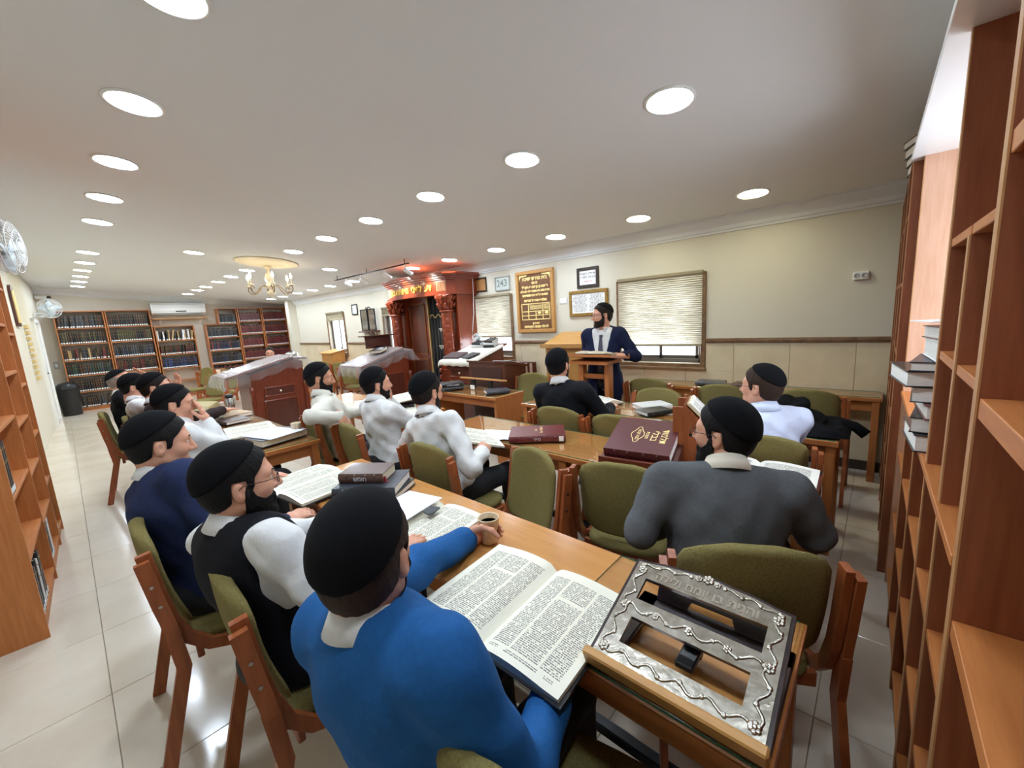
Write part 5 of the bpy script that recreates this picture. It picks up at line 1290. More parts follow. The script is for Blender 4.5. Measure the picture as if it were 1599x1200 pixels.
root = thing('telephone_set', 'dark jumble of cables and a handset on the far table', 'telephone', (2.55, 10.9, .7505), .4)
m = MB(); m.box((-.10, -.11, 0), (.10, .11, .045), ch=.012); m.obj('base', M_black, root)
m = MB(); m.tube([(-.06, -.10, .06), (-.06, -.07, .075), (-.06, .07, .075), (-.06, .10, .06)], .02, 8); m.obj('handset', M_black, root)
m = MB(); m.tube([(.1, .05, .01), (.16, .1, .03), (.14, .18, .008), (.22, .2, .03), (.26, .12, .008)], .006, 6); m.obj('cord', M_black, root)
for k in range(3):
    closed_book(['slate book lying nearest the small orange lectern on the far table', 'blue grey book in the middle of the far table under the window', 'white edged book at the near end of the far table under the window'][k], (4.58, 9.55-.26*k, .7505), .17, .24, .03+.01*k, ['slate', 'blue', 'grey'][k], D(10*k-8), pages=M_pedgew)

# ---------- books standing in rows
def shelf_book_mesh(w_, h_, d_):
    m = MB(); c = .004
    m.box((-w_/2, 0, 0), (-w_/2+c, d_, h_)); m.box((w_/2-c, 0, 0), (w_/2, d_, h_))
    m.add([(-w_/2, 0, 0), (-w_/4, -.006, 0), (w_/4, -.006, 0), (w_/2, 0, 0), (-w_/2, 0, h_), (-w_/4, -.006, h_), (w_/4, -.006, h_), (w_/2, 0, h_)], [(0, 1, 5, 4), (1, 2, 6, 5), (2, 3, 7, 6), (0, 3, 2, 1), (4, 5, 6, 7)])
    m.box((-w_/2+c, .002, .004), (w_/2-c, d_-.004, h_-.005), 1)
    m.box((-w_*.36, -.0078, .012), (w_*.36, -.0055, .042), 2)
    for q in (.62, .86): m.box((-w_*.38, -.0076, h_*q), (w_*.38, -.0055, h_*q+.008), 3)
    return m.mesh('book', [COV['black'], M_pedge, M_paper, M_goldframe])
SB = [shelf_book_mesh(w_, h_, .19) for w_, h_ in ((.036, .27), (.042, .28), (.030, .24), (.048, .29), (.026, .22))]
nind = 0
ORDB = 'first second third fourth fifth sixth seventh eighth ninth tenth eleventh twelfth thirteenth fourteenth fifteenth sixteenth seventeenth eighteenth nineteenth twentieth twenty-first twenty-second twenty-third twenty-fourth twenty-fifth twenty-sixth twenty-seventh twenty-eighth twenty-ninth thirtieth'.split()
def row(case_x, y, z, x0, x1, kinds, cols, label, group, lean=0.0, sticker=True, fill=1.0, rr=None):
    global nind
    x = x0+.004; nn = 0
    while x < x1-.05:
        k = rr.choice(kinds); wd = (.036, .042, .030, .048, .026)[k]
        if x+wd > x1 - .004 or x > x0 + (x1-x0)*fill: break
        ang = lean*rr.choice((0, 0, 1)) if lean else 0
        o = put('book', SB[k], None, (case_x+x+wd/2+ (abs(ang)*.1), y+rr.uniform(.0, .02), z), (0, ang, 0))
        cv = rr.choice(cols); setm(o, COV[cv], 0)
        tag(o, '%s book from the door end, %s, %s' % (ORDB[nn], 'dark' if cv in ('black', 'choco', 'slate', 'olive') else cv, label), 'book', group); nind += 1; nn += 1
        x += wd+.0015 + (abs(ang)*.05)
rb = random.Random(11)
dark = ['black', 'black', 'black', 'choco', 'slate']
specs = [
 ('A', .0, .022, .81, 1.9605, [1, 3], dark, 'top shelf of the bookcase behind the fan', .08),
 ('A', .0, .022, .81, 1.5905, [0, 1], ['black', 'choco', 'olive'], 'second shelf of the bookcase behind the fan', 0),
 ('A', .0, .022, .81, 1.2105, [0, 2, 4, 1], ['maroon', 'tan', 'black', 'choco', 'black', 'slate', 'navy'], 'third shelf of the bookcase behind the fan', .14),
 ('A', .0, .022, .81, .8455, [1, 0], dark + ['green'], 'fourth shelf of the bookcase behind the fan', 0),
 ('A', .0, .022, .81, .4605, [0, 1], ['black', 'choco', 'black'], 'fifth shelf of the bookcase behind the fan', 0),
 ('A', .0, .022, .81, .0805, [2, 0], ['black', 'slate', 'choco'], 'bottom shelf behind the black bin', .2),
 ('B', .85, .022, .81, 1.9605, [1], ['black', 'choco', 'black'], 'top shelf next to the air conditioner', 0),
 ('B', .85, .022, .81, 1.5905, [0, 1], ['black', 'choco', 'olive'], 'second shelf next to the air conditioner', 0),
 ('B', .85, .022, .81, 1.2105, [0, 1], ['slate', 'navy', 'slate', 'black'], 'third shelf next to the air conditioner', 0),
 ('B', .85, .022, .81, .8455, [2, 0], ['choco', 'burgundy', 'black'], 'fourth shelf next to the air conditioner', 0),
 ('C', 1.71, .022, .81, 1.5405, [2, 0], ['black', 'tan', 'choco', 'black', 'white'], 'top shelf under the air conditioner', .2),
 ('C', 1.71, .022, .81, 1.1705, [2, 4], ['choco', 'burgundy', 'black'], 'second shelf under the air conditioner', .1),
 ('C', 1.71, .022, .81, .8005, [0, 2], ['navy', 'navy', 'blue', 'navy'], 'third shelf under the air conditioner', 0),
]
for nm, cx_, x0, x1, z, kinds, cols, lb, ln in specs:
    row(cx_, BF+.03, z, x0, x1, kinds, cols, lb, 'books on the ' + lb, ln, rr=rb)
# the farther rows (beyond the three hundred nearest books) in one object
MM = MB(); 
def stuffrow(cx_, x0, x1, z, mi, rr):
    x = x0+.004
    while x < x1-.04:
        w_ = rr.choice((.03, .036, .04)); h_ = rr.choice((.24, .26, .27)) if mi != 2 else rr.choice((.2, .25, .28))
        k = rr.choice(mi)
        y = BF+.03+rr.uniform(0, .015)
        MM.box((cx_+x, y, z), (cx_+x+w_, y+.19, z+h_), k, ch=.003); MM.box((cx_+x+w_*.15, y-.0015, z+.012), (cx_+x+w_*.85, y, z+.04), 5); MM.box((cx_+x+w_*.15, y-.0012, z+h_*.8), (cx_+x+w_*.85, y, z+h_*.8+.008), 6)
        x += w_+.0015
for z, c_ in ((1.5405, [0, 4]), (1.1705, [0, 4, 2, 3]), (.8005, [3, 4, 0]), (.4605, [0, 1])): stuffrow(2.80, .022, .78, z, c_, rb)
stuffrow(2.80, .352, .775, 1.9225, [0, 4], rb)
for cx_, x1 in ((3.62, .60), (4.26, .66)):
    for z in (1.9605, 1.5905, 1.2105, .8455, .4605): stuffrow(cx_, .022, x1, z, [1, 1, 2], rb)
o = MM.obj('book_rows', [COV['black'], COV['burgundy'], COV['maroon'], COV['navy'], COV['slate'], M_paper, M_goldframe]); tag(o, 'long rows of wine red and blue sets in the corner bookcases', 'books', kind='stuff')
# aisle bookcase: a few standing and leaning items
def ulp(lx, ly, z):   # local position in the aisle bookcase -> world
    return tuple(UL.matrix_world @ Vector((lx, ly, z))) if False else (UL.location.x + math.cos(aL)*lx - math.sin(aL)*ly, UL.location.y + math.sin(aL)*lx + math.cos(aL)*ly, z)
items = [(.09, .0905, 3, 'black', 0), (.145, .0905, 1, 'slate', 0), (.20, .0905, 3, 'black', .12), (.27, .0905, 0, 'white', .1), (.33, .0905, 3, 'black', .12), (.40, .0905, 1, 'choco', 0), (.93, .0905, 3, 'black', .0), (.98, .0905, 3, 'black', 0), (1.03, .0905, 1, 'choco', 0), (1.10, .0905, 0, 'white', .1),
         (.10, .8005, 3, 'black', 0), (.155, .8005, 3, 'black', 0), (.21, .8005, 3, 'black', 0), (.10, 1.1605, 1, 'blue', 0), (.15, 1.1605, 0, 'white', 0), (.19, 1.1605, 2, 'navy', .1), (1.60, .0905, 2, 'red', 0), (1.64, .0905, 2, 'maroon', 0), (1.62, .5005, 4, 'slate', .1)]
cnt = {}
names = {(.0905): 'lowest', .8005: 'third', 1.1605: 'fourth', .5005: 'second'}
for k, (lx, z, b_, cv, ln) in enumerate(items):
    bay = 'near' if lx < .8 else 'middle' if lx < 1.5 else 'far'
    o = put('book', SB[b_], None, ulp(lx, .015, z), (0, ln, aL)); setm(o, COV[cv], 0)
    cnt[(z, bay)] = cnt.get((z, bay), -1)+1
    tag(o, '%s %s volume from the camera, %s shelf, %s bay of the aisle bookcase' % (ORDB[cnt[(z, bay)]], cv, names[z], bay), 'book', 'books in the aisle bookcase')
# stack lying on the counter shelf of the near right bookcase, and one on top of the farther bookcase
def rbp(wx, d_, z): return (wx, rfront(wx)-d_, z)
z = 1.0905
for k, (t_, cv, dx, dd, a, lb) in enumerate(((.055, 'black', 0, .02, 4, 'black lowest book of the stack on the counter shelf'), (.05, 'black', .01, .03, -6, 'second black book from the bottom of the counter shelf stack'), (.045, 'maroon', -.01, .04, 3, 'maroon book in the middle of the counter shelf stack'), (.05, 'slate', .02, .02, -3, 'slate book above the maroon one in the counter shelf stack'), (.05, 'black', .02, -.02, 8, 'thick black volume jutting from the counter shelf stack'), (.03, 'navy', -.01, .02, -8, 'thin dark blue book near the top of the counter shelf stack'), (.06, 'white', -.02, .05, 4, 'white edged block near the top of the counter shelf stack'), (.04, 'maroon', -.03, .06, 12, 'maroon book topping the counter shelf stack'))):
    closed_book(lb, rbp(1.88+dx, dd+.045, z), .19, .26, t_, cv, D(90+a), pages=M_pedgew); z += t_+.0008
m = MB(); m.box((-.08, -.11, 0), (.08, .11, .003)); m.v = [(x, y, z_+.02*(x/.1)**2) for x, y, z_ in m.v]; tag(m.obj('paper_sheet', M_paper, None, rbp(1.90, .08, z+.001), (0, 0, D(15))), 'crumpled white paper lying on top of the counter shelf stack', 'paper')
m = MB(); m.box((-.11, 0, 0), (.11, .004, .30)); tag(m.obj('paper_sheet', M_paper, None, rbp(1.45, .20, .422), (-.25, 0, D(25))), 'white sheet leaning inside a lower compartment of the near bookcase', 'paper')
z = 2.2825
for k, (t_, cv, lb) in enumerate(((.05, 'black', 'lowest black book lying on top of the farther bookcase'), (.045, 'slate', 'grey book in the pile on top of the farther bookcase'), (.05, 'black', 'black book above the grey one on top of the farther bookcase'), (.04, 'choco', 'dark brown topmost book on top of the farther bookcase'))):
    if z + t_ > 2.56: break
    closed_book(lb, (3.50-.01*k, -.16, z), .19, .26, t_, cv, D(95+5*k), pages=M_pedgew); z += t_+.0008
# ================================================================== people: smooth bodies from distance fields
def surfnet(f, lo, hi, h):
    lo = np.array(lo, np.float32); hi = np.array(hi, np.float32)
    n = np.ceil((hi-lo)/h).astype(int)+1
    ax = [lo[i]+h*np.arange(n[i], dtype=np.float32) for i in range(3)]
    X, Y, Z = np.meshgrid(*ax, indexing='ij')
    D = f(X, Y, Z).astype(np.float32)
    I = D < 0
    c = [(i, j, k) for i in (0, 1) for j in (0, 1) for k in (0, 1)]
    sl = lambda A, o: A[o[0]:n[0]-1+o[0], o[1]:n[1]-1+o[1], o[2]:n[2]-1+o[2]]
    s = sum(sl(I, o).astype(np.int8) for o in c)
    act = (s > 0) & (s < 8)
    idx = np.argwhere(act)
    if len(idx) == 0: return np.zeros((0, 3)), []
    num = -np.ones(act.shape, np.int64); num[act] = np.arange(len(idx))
    acc = np.zeros((len(idx), 3)); cnt = np.zeros(len(idx))
    i0, j0, k0 = idx.T
    for a in c:
        for d in range(3):
            if a[d]: continue
            b = list(a); b[d] = 1
            da = D[i0+a[0], j0+a[1], k0+a[2]]; db = D[i0+b[0], j0+b[1], k0+b[2]]
            m = (da < 0) != (db < 0)
            t = np.where(m, da/np.where(m, da-db, 1), 0)
            for q in range(3):
                acc[:, q] += np.where(m, a[q] + (t if q == d else 0), 0)
            cnt += m
    V = lo + h*(idx + acc/cnt[:, None])
    F = []
    for d in range(3):
        e1, e2 = (d+1) % 3, (d+2) % 3
        A = np.take(I, range(0, n[d]-1), axis=d); B = np.take(I, range(1, n[d]), axis=d)
        e = np.argwhere(A != B)
        e = e[(e[:, e1] > 0) & (e[:, e1] < n[e1]-1) & (e[:, e2] > 0) & (e[:, e2] < n[e2]-1)]
        if len(e) == 0: continue
        fl = A[e[:, 0], e[:, 1], e[:, 2]]
        def cell(o1, o2):
            q = e.copy(); q[:, e1] += o1; q[:, e2] += o2
            return num[q[:, 0], q[:, 1], q[:, 2]]
        quad = np.stack([cell(-1, -1), cell(0, -1), cell(0, 0), cell(-1, 0)], 1)
        quad[~fl] = quad[~fl][:, ::-1]
        F.append(quad)
    F = np.concatenate(F)
    return V, F
def smin(a, b, k): h = np.maximum(k-np.abs(a-b), 0)/k; return np.minimum(a, b)-h*h*k*.25
def smax(a, b, k): return -smin(-a, -b, k)
def rc(X, Y, Z, a, b, r1, r2):
    a = np.array(a, float); b = np.array(b, float); d = b-a; L2 = max(float(d@d), 1e-9)
    px, py, pz = X-a[0], Y-a[1], Z-a[2]
    t = np.clip((px*d[0]+py*d[1]+pz*d[2])/L2, 0, 1)
    return np.sqrt((px-t*d[0])**2+(py-t*d[1])**2+(pz-t*d[2])**2) - (r1+(r2-r1)*t)
def ell(X, Y, Z, c, r):
    x, y, z = (X-c[0])/r[0], (Y-c[1])/r[1], (Z-c[2])/r[2]
    k0 = np.sqrt(x*x+y*y+z*z); k1 = np.sqrt((x/r[0])**2+(y/r[1])**2+(z/r[2])**2)+1e-9
    return k0*(k0-1)/k1
def nets_mesh(name, parts, mats, smooth=True):
    """parts: list of (V, F, material index)"""
    vs, fs, mi, o = [], [], [], 0
    for V, F, m in parts:
        vs.append(np.asarray(V)); F = np.asarray(F); fs.append(F+o); mi += [m]*len(F); o += len(V)
    V = np.concatenate(vs); F = np.concatenate(fs)
    me = bpy.data.meshes.new(name)
    me.vertices.add(len(V)); me.vertices.foreach_set('co', V.astype(np.float32).ravel())
    me.loops.add(F.size); me.loops.foreach_set('vertex_index', F.astype(np.int32).ravel())
    me.polygons.add(len(F)); me.polygons.foreach_set('loop_start', np.arange(0, F.size, 4, dtype=np.int32))
    for m in mats: me.materials.append(m)
    me.update(calc_edges=True); me.validate()
    me.polygons.foreach_set('material_index', np.array(mi, np.int32)[:len(me.polygons)])
    me.polygons.foreach_set('use_smooth', np.full(len(me.polygons), smooth))
    me.update()
    return me

# ---- the head, local axes: x forward, y left, z up, origin between the ears
def cranium(X, Y, Z, g=0.0): return ell(X, Y, Z, (-.014, 0, .038), (.099+g, .078+g, .090+g))
def head_sdf(X, Y, Z):
    Ya = np.abs(Y)
    d = cranium(X, Y, Z)
    d = smin(d, ell(X, Y, Z, (.030, 0, -.030), (.062, .060, .082)), .04)
    d = smin(d, ell(X, Y, Z, (-.03, 0, -.015), (.066, .066, .07)), .03)
    d = smin(d, rc(X, Ya, Z, (.002, .052, -.055), (.070, .016, -.105), .021, .020), .03)
    d = smin(d, rc(X, Y, Z, (.074, -.012, -.106), (.074, .012, -.106), .018, .018), .02)
    d = smin(d, ell(X, Ya, Z, (.058, .040, -.020), (.028, .022, .022)), .025)
    d = smin(d, rc(X, Ya, Z, (.080, .010, .030), (.070, .042, .030), .012, .012), .02)
    e = np.sqrt((X-.098)**2+(Ya-.031)**2+((Z-.008)*1.25)**2)-.017
    d = smax(d, -e, .012)
    d = smin(d, np.sqrt((X-.074)**2+(Ya-.031)**2+(Z-.007)**2)-.0145, .004)
    d = smin(d, rc(X, Y, Z, (.086, 0, .026), (.112, 0, -.024), .0075, .0125), .012)
    d = smin(d, np.sqrt((X-.098)**2+(Ya-.012)**2+(Z+.029)**2)-.0095, .008)
    d = smin(d, rc(X, Y, Z, (.088, -.017, -.061), (.088, .017, -.061), .007, .007), .008)
    d = smin(d, rc(X, Y, Z, (.087, -.015, -.0735), (.087, .015, -.0735), .0075, .0075), .008)
    d = smax(d, -(rc(X, Y, Z, (.098, -.021, -.0675), (.098, .021, -.0675), .0022, .0022)), .004)
    # ears
    er = ell(X*math.cos(.2)+Z*math.sin(.2), Ya, Z*math.cos(.2)-X*math.sin(.2), (-.012, .081, -.004), (.019, .010, .032))
    er = smax(er, -ell(X, Ya, Z, (-.006, .092, .0), (.010, .008, .019)), .004)
    d = smin(d, er, .006)
    d = smin(d, rc(X, Y, Z, (-.024, 0, -.05), (-.026, 0, -.115), .053, .048), .03)
    return d
def hair_sdf(X, Y, Z, style='short'):
    Ya = np.abs(Y)
    g = .009 if style == 'short' else .006
    d = smin(cranium(X, Y, Z, g), ell(X, Y, Z, (-.03, 0, -.015), (.066+g, .066+g, .07+g)), .03)
    d = d + .0012*np.sin(X*230+Z*120)*np.sin(Y*260)
    lim = np.interp(X, [-.2, -.075, -.045, -.032, -.030, .010, .012, .030, .034, .052, .066, .085, .12], [-.085, -.080, -.055, -.04, .026, .026, -.012, -.012, .030, .052, .075, .088, .1])
    d = smax(d, (lim-Z)*.8, .006)
    if style == 'bald':
        d = smax(d, (Z-.055+X*.2), .008)
    return d
def cap_sdf(X, Y, Z):
    d = cranium(X, Y, Z, .0165)
    d = smin(d, ell(X, Y, Z, (-.03, 0, -.0), (.066+.016, .066+.014, .07+.012)), .03)
    inner = cranium(X, Y, Z, .006)
    pl = -(X*-.62+Z*.785-.064)
    return smax(d, pl, .008)
def cap_small_sdf(X, Y, Z):
    d = cranium(X, Y, Z, .0155)
    return smax(d, -(X*-.55+Z*.835-.080), .008)
def beard_sdf(X, Y, Z, g=.0045, full=True):
    Ya = np.abs(Y)
    d = head_sdf(X, Y, Z)-g
    if full: d = smin(d, rc(X, Y, Z, (.070, -.016, -.112), (.070, .016, -.112), .023, .023), .02)
    d = d+.0010*np.sin(X*240+Z*170)*np.sin(Y*250+Z*90)
    lim = np.interp(X, [-.1, .004, .016, .022, .034, .06, .085, .12], [-.2, .0, .014, .0, -.030, -.050, -.047, -.047])
    d = smax(d, (Z-lim)*.8, .004)
    d = smax(d, -(X-.002), .003)
    d = smax(d, (-.122+.30*np.clip(.045-X, 0, .05)-Z), .004)
    mouth = ell(X, Y, Z, (.098, 0, -.067), (.03, .020, .0115))
    d = smax(d, -mouth, .004)
    nose = ell(X, Y, Z, (.11, 0, -.028), (.03, .022, .021))
    return smax(d, -nose, .003)
HB = ((-.14, -.105, -.15), (.135, .105, .15))
def build_static(f, h, lo=HB[0], hi=HB[1]): return surfnet(f, lo, hi, h)
G_head = build_static(head_sdf, .0042)
G_hair = build_static(hair_sdf, .0045); G_bald = build_static(lambda x, y, z: hair_sdf(x, y, z, 'bald'), .0048)
G_cap = build_static(cap_sdf, .005); G_caps = build_static(cap_small_sdf, .005)
G_beard = build_static(beard_sdf, .0042); G_stub = build_static(lambda x, y, z: beard_sdf(x, y, z, .0022, False), .0036)

# ---- hands: x along the fingers, y towards the thumb side, z out of the back of the hand; origin at the wrist
def hand_sdf(curl, spread=.10, thumb=(.35, .6)):
    prim = []
    for k, (y, L) in enumerate(((.027, .070), (.009, .078), (-.009, .073), (-.026, .058))):
        base = np.array([.088 - abs(k-1.2)*.003, y, .002]); ang = 0.0; p = base; dirx = np.array([1.0, (1.2-k)*spread*.5, 0])
        c_ = curl if isinstance(curl, (int, float)) else curl[k]
        for s_, fr in enumerate((.42, .32, .26)):
            ang += c_*(.75, 1.0, .8)[s_]
            d_ = np.array([math.cos(ang), dirx[1]*math.cos(ang), -math.sin(ang)]); q = p + d_*L*fr
            prim.append((p, q, .0092-.0009*s_, .0086-.0011*s_)); p = q
    a = np.array([.028, .030, -.004]); b = a+np.array([.030, .030*thumb[0]*2.2+.008, -.018*thumb[1]]); c_ = b+np.array([.030, .006, -.022*thumb[1]]); e = c_+np.array([.022, -.002, -.018*thumb[1]])
    if len(thumb) > 2: b = a+np.array([.024, .020, -.030]); c_ = b+np.array([.020, -.004, -.034]); e = c_+np.array([.010, -.018, -.022])
    prim += [(a, b, .0145, .0115), (b, c_, .0108, .0098), (c_, e, .0096, .0078)]
    def f(X, Y, Z):
        d = ell(X, Y, Z, (.05, .002, 0), (.056, .043, .0165))
        d = smin(d, rc(X, Y, Z, (-.03, 0, 0), (.03, 0, 0), .0265, .024), .03)
        d = smin(d, rc(X, Y, Z, (.08, .027, .001), (.082, -.024, .001), .0115, .0105), .015)
        for (p, q, r1, r2) in prim: d = smin(d, rc(X, Y, Z, p, q, r1, r2), .006)
        return d
    return surfnet(f, (-.065, -.06, -.115), (.185, .085, .04), .0038)
HANDS = {'flat': hand_sdf(.10), 'relax': hand_sdf(.38, thumb=(.3, .9)), 'grip': hand_sdf(.62, .05, thumb=(.45, 1.5, 1)), 'rest': hand_sdf((.22, .26, .3, .36), .14, thumb=(.5, .5))}

M_skin = mat('skin', (214, 160, 132), .48, sss=.12, noise=.08, rgb2=(204, 146, 120), nscale=40, spec=.4)
M_skin2 = mat('skin tan', (200, 146, 116), .5, sss=.12, noise=.08, rgb2=(186, 130, 102), nscale=40, spec=.4)
M_lip = mat('lip', (178, 110, 98), .45)
M_eye = mat('eye white', (226, 222, 216), .2); M_iris = mat('iris', (52, 36, 28), .2)
HAIRM = {'black': mat('black hair', (17, 14, 14), .7, spec=.2, bump=.35, bscale=120), 'brown': mat('brown hair', (62, 44, 34), .7, spec=.2, noise=.4, rgb2=(44, 31, 25), nscale=60, stretch=(1, 4, 1), bump=.35, bscale=120), 'dark': mat('dark brown hair', (34, 25, 21), .7, spec=.2, noise=.4, nscale=60, bump=.35, bscale=120), 'grey': mat('grey hair', (136, 124, 114), .6, bump=.3, bscale=120)}
M_cap = mat('black velvet skullcap', (14, 14, 17), .95, spec=.15, bump=.1, bscale=400)
M_gl = mat('spectacle wire', (60, 52, 48), .3, metal=.8)
V3 = lambda a: np.array(a, float)
def nrm(a): a = V3(a); return a/(np.linalg.norm(a)+1e-9)
def xform(G, T):
    V, F = G; V = np.asarray(V); A = np.array(T.to_3x3()); t = np.array(T.translation)
    V2 = V @ A.T + t
    if np.linalg.det(A) < 0: F = np.asarray(F)[:, ::-1]
    return V2, F
def two_bone(S, W, pole, l1=.285, l2=.25):
    S, W = V3(S), V3(W); d = W-S; L = np.linalg.norm(d); L = min(max(L, .06), (l1+l2)*.995); u = nrm(d)
    a = (l1*l1-l2*l2+L*L)/(2*L); h = math.sqrt(max(l1*l1-a*a, 0)); p = V3(pole)-u*(V3(pole)@u)
    return S+u*a+nrm(p)*h
def frame(dirx, upz):
    x = nrm(dirx); z = V3(upz)-x*(V3(upz)@x); z = nrm(z); y = np.cross(z, x)
    return x, y, z
def person(name_label, P, N, H, yaw, hyaw, hpitch=0, hroll=0, top='sweater', top_m=None, shirt_m=None, pants_m=None, hands=None, elbows=None, hair='black', hairm='black', beard=None, cap='big', glasses=False, skin=None, h=.014, legs=None, sw=.185, girth=1.0, collar=True, hs=1.0, shoes=True, fold=1.0):
    """P pelvis, N base of the neck, H middle of the head (world). yaw / hyaw: facing of chest and head in degrees"""
    skin = skin or M_skin
    P, N, H = V3(P), V3(N), V3(H); o0 = V3((P[0], P[1], 0))
    P, N, H = P-o0, N-o0, H-o0
    N = N + (H-N)*.20
    root = thing('person', name_label, 'person', tuple(o0))
    ya = math.radians(yaw)
    up = nrm(N-P); fw = V3((math.cos(ya), math.sin(ya), 0)); fw = nrm(fw-up*(fw@up)); lf = np.cross(up, fw)
    TL_ = np.linalg.norm(N-P)
    sh = {1: N+lf*sw-up*.045+fw*.005, -1: N-lf*sw-up*.045+fw*.005}
    hands = hands or {}; wr, el, hd = {}, {}, {}
    for s in (1, -1):
        q = hands.get(s)
        if q is None:
            wr[s] = sh[s]-up*.30+fw*.30-lf*s*.03; pose = 'relax'; dr = fw-up*.2; pn = up
        else:
            wr[s] = V3(q[0])-o0; pose = q[1]; dr = q[2]; pn = q[3]
        e = (elbows or {}).get(s)
        el[s] = V3(e)-o0 if e is not None else two_bone(sh[s], wr[s], lf*s*.6-up*1.0-fw*.5)
        if dr is None: dr = wr[s]-el[s]
        hd[s] = (pose, nrm(dr), V3(pn))
    rng = random.Random(int(abs(H[0]*1000+P[1]*777))+len(name_label)); ph = [rng.uniform(0, 6.28) for _ in range(12)]
    def loc(X, Y, Z):
        a, b, c = X-P[0], Y-P[1], Z-P[2]
        return a*lf[0]+b*lf[1]+c*lf[2], a*fw[0]+b*fw[1]+c*fw[2], a*up[0]+b*up[1]+c*up[2]
    def wr_noise(X, Y, Z, amp):
        return amp*(np.sin(X*31+Y*17+Z*9+ph[0]+1.3*np.sin(Z*23+ph[1]))*.5+np.sin(Y*43-X*22+Z*37+ph[2]+np.sin(X*29+ph[3]))*.3+np.sin(Z*61+X*41-Y*35+ph[4])*.2)
    def torso(X, Y, Z, g):
        l, f_, u = loc(X, Y, Z)
        d = ell(l, f_, u, (0, .005, TL_*.66), (.172*girth+g, .115*girth+g, TL_*.44+g))
        d = smin(d, ell(l, f_, u, (0, .020, TL_*.22), (.160*girth+g, .125*girth+g, TL_*.42+g)), .05)
        d = smin(d, ell(l, f_, u, (0, 0, 0), (.172*girth+g, .135*girth+g, .12+g)), .05)
        d = smin(d, rc(X, Y, Z, sh[1]-lf*.03, sh[-1]+lf*.03, .058+g, .058+g), .06)
        for s in (1, -1): d = smin(d, rc(X, Y, Z, N-up*.028, sh[s]-lf*s*.02, .044+g, .052+g), .04)
        return d
    def arms(X, Y, Z, g, d=None, end=1.0):
        for s in (1, -1):
            a = rc(X, Y, Z, sh[s], el[s], .058+g, .044+g)
            w2 = el[s]+(wr[s]-el[s])*end
            b = rc(X, Y, Z, el[s], w2, .043+g, .033+g)
            a = smin(a, b, .025)
            d = a if d is None else smin(d, a, .035)
        return d
    hax = nrm(H-N)
    def neckcut(X, Y, Z, r): return rc(X, Y, Z, N+hax*.028, N+hax*.25, r, r)
    pts = np.array([P-up*.15, N+up*.02, sh[1], sh[-1], el[1], el[-1], wr[1], wr[-1]])
    lo = pts.min(0)-.20; hi = pts.max(0)+.16
    # --- body: head, neck, trunk, arms and hands in one mesh
    core = surfnet(lambda X, Y, Z: smin(arms(X, Y, Z, -.021 if top != 'sweater' else -.016, torso(X, Y, Z, -.03)), rc(X, Y, Z, N-hax*.005+fw*.006, H-hax*.06, .050, .051), .02), lo, np.maximum(hi, H+.1), h*1.15)
    hy = math.radians(hyaw)
    Th = Matrix.Translation(Vector(H)) @ Matrix.Rotation(hy, 4, 'Z') @ Matrix.Rotation(math.radians(hpitch), 4, 'Y') @ Matrix.Rotation(math.radians(hroll), 4, 'X') @ Matrix.Scale(hs, 4)
    parts = [core + (0,), xform(G_head, Th) + (0,)]
    for s in (1, -1):
        pose, dr, pn = hd[s]
        x, y, z = frame(dr, pn)
        # thumb side: for the left hand (s=1), palm down, the thumb points to the body's right
        ys = np.cross(z, x) if s == -1 else -np.cross(z, x)
        w_ = wr[s]
        T = Matrix(((x[0], ys[0], z[0], w_[0]), (x[1], ys[1], z[1], w_[1]), (x[2], ys[2], z[2], w_[2]), (0, 0, 0, 1)))
        parts.append(xform(HANDS[pose], T) + (0,))
    put('body', nets_mesh('body', parts, [skin]), root)
    # --- face and hair
    def hp(G, nm, m): return put(nm, nets_mesh(nm, [xform(G, Th) + (0,)], [m]), root)
    if hair: hp(G_hair if hair == 'short' or hair == 'black' else G_bald, 'hair', HAIRM[hairm])
    if beard: hp(G_beard if beard == 'full' else G_stub, 'beard', HAIRM[hairm if hairm != 'grey' else 'dark'])
    if cap: hp(G_cap if cap == 'big' else G_caps, 'skullcap', M_cap)
    for s in (1, -1):
        m = MB(); m.ball((.0775, s*.031, .007), .0122, 10, 8, T=Th); ey = m.obj('eye', M_eye, root)
        m = MB(); m.ball((.0868, s*.0315, .007), .0052, 8, 6, T=Th, sc=(.7, 1, 1)); m.obj('iris', M_iris, ey)
        m = MB(); m.tube([Th @ Vector(q) for q in ((.092, s*.014, .029), (.091, s*.030, .034), (.080, s*.046, .030))], .0035, 6, rs=[.003, .0036, .002], flat=.7); m.obj('eyebrow', HAIRM[hairm if hairm != 'grey' else 'dark'], root)
    m = MB(); m.tube([Th @ Vector(q) for q in ((.0925, .020, -.0665), (.0955, .008, -.0640), (.0955, -.008, -.0640), (.0925, -.020, -.0665))], .003, 6); m.tube([Th @ Vector(q) for q in ((.0915, .017, -.0695), (.0945, 0, -.0735), (.0915, -.017, -.0695))], .0034, 6); m.obj('lips', M_lip, root)
    if glasses:
        m = MB()
        for s in (1, -1):
            m.tube([Th @ Vector((.106-.06*(abs(.033+.021*math.cos(a))-.012)**1, s*(.033+.021*math.cos(a)), .004+.016*math.sin(a))) for a in [2*PI*i/20 for i in range(20)]], .0014, 5, closed=True)
            m.tube([Th @ Vector(q) for q in ((.1025, s*.054, .010), (.06, s*.078, .012), (0, s*.086, .014), (-.02, s*.086, -.002))], .0014, 5)
        m.tube([Th @ Vector(q) for q in ((.108, .012, .006), (.112, 0, .010), (.108, -.012, .006))], .0014, 5)
        m.obj('spectacles', M_gl, root)
    # --- clothes
    T2 = top_m
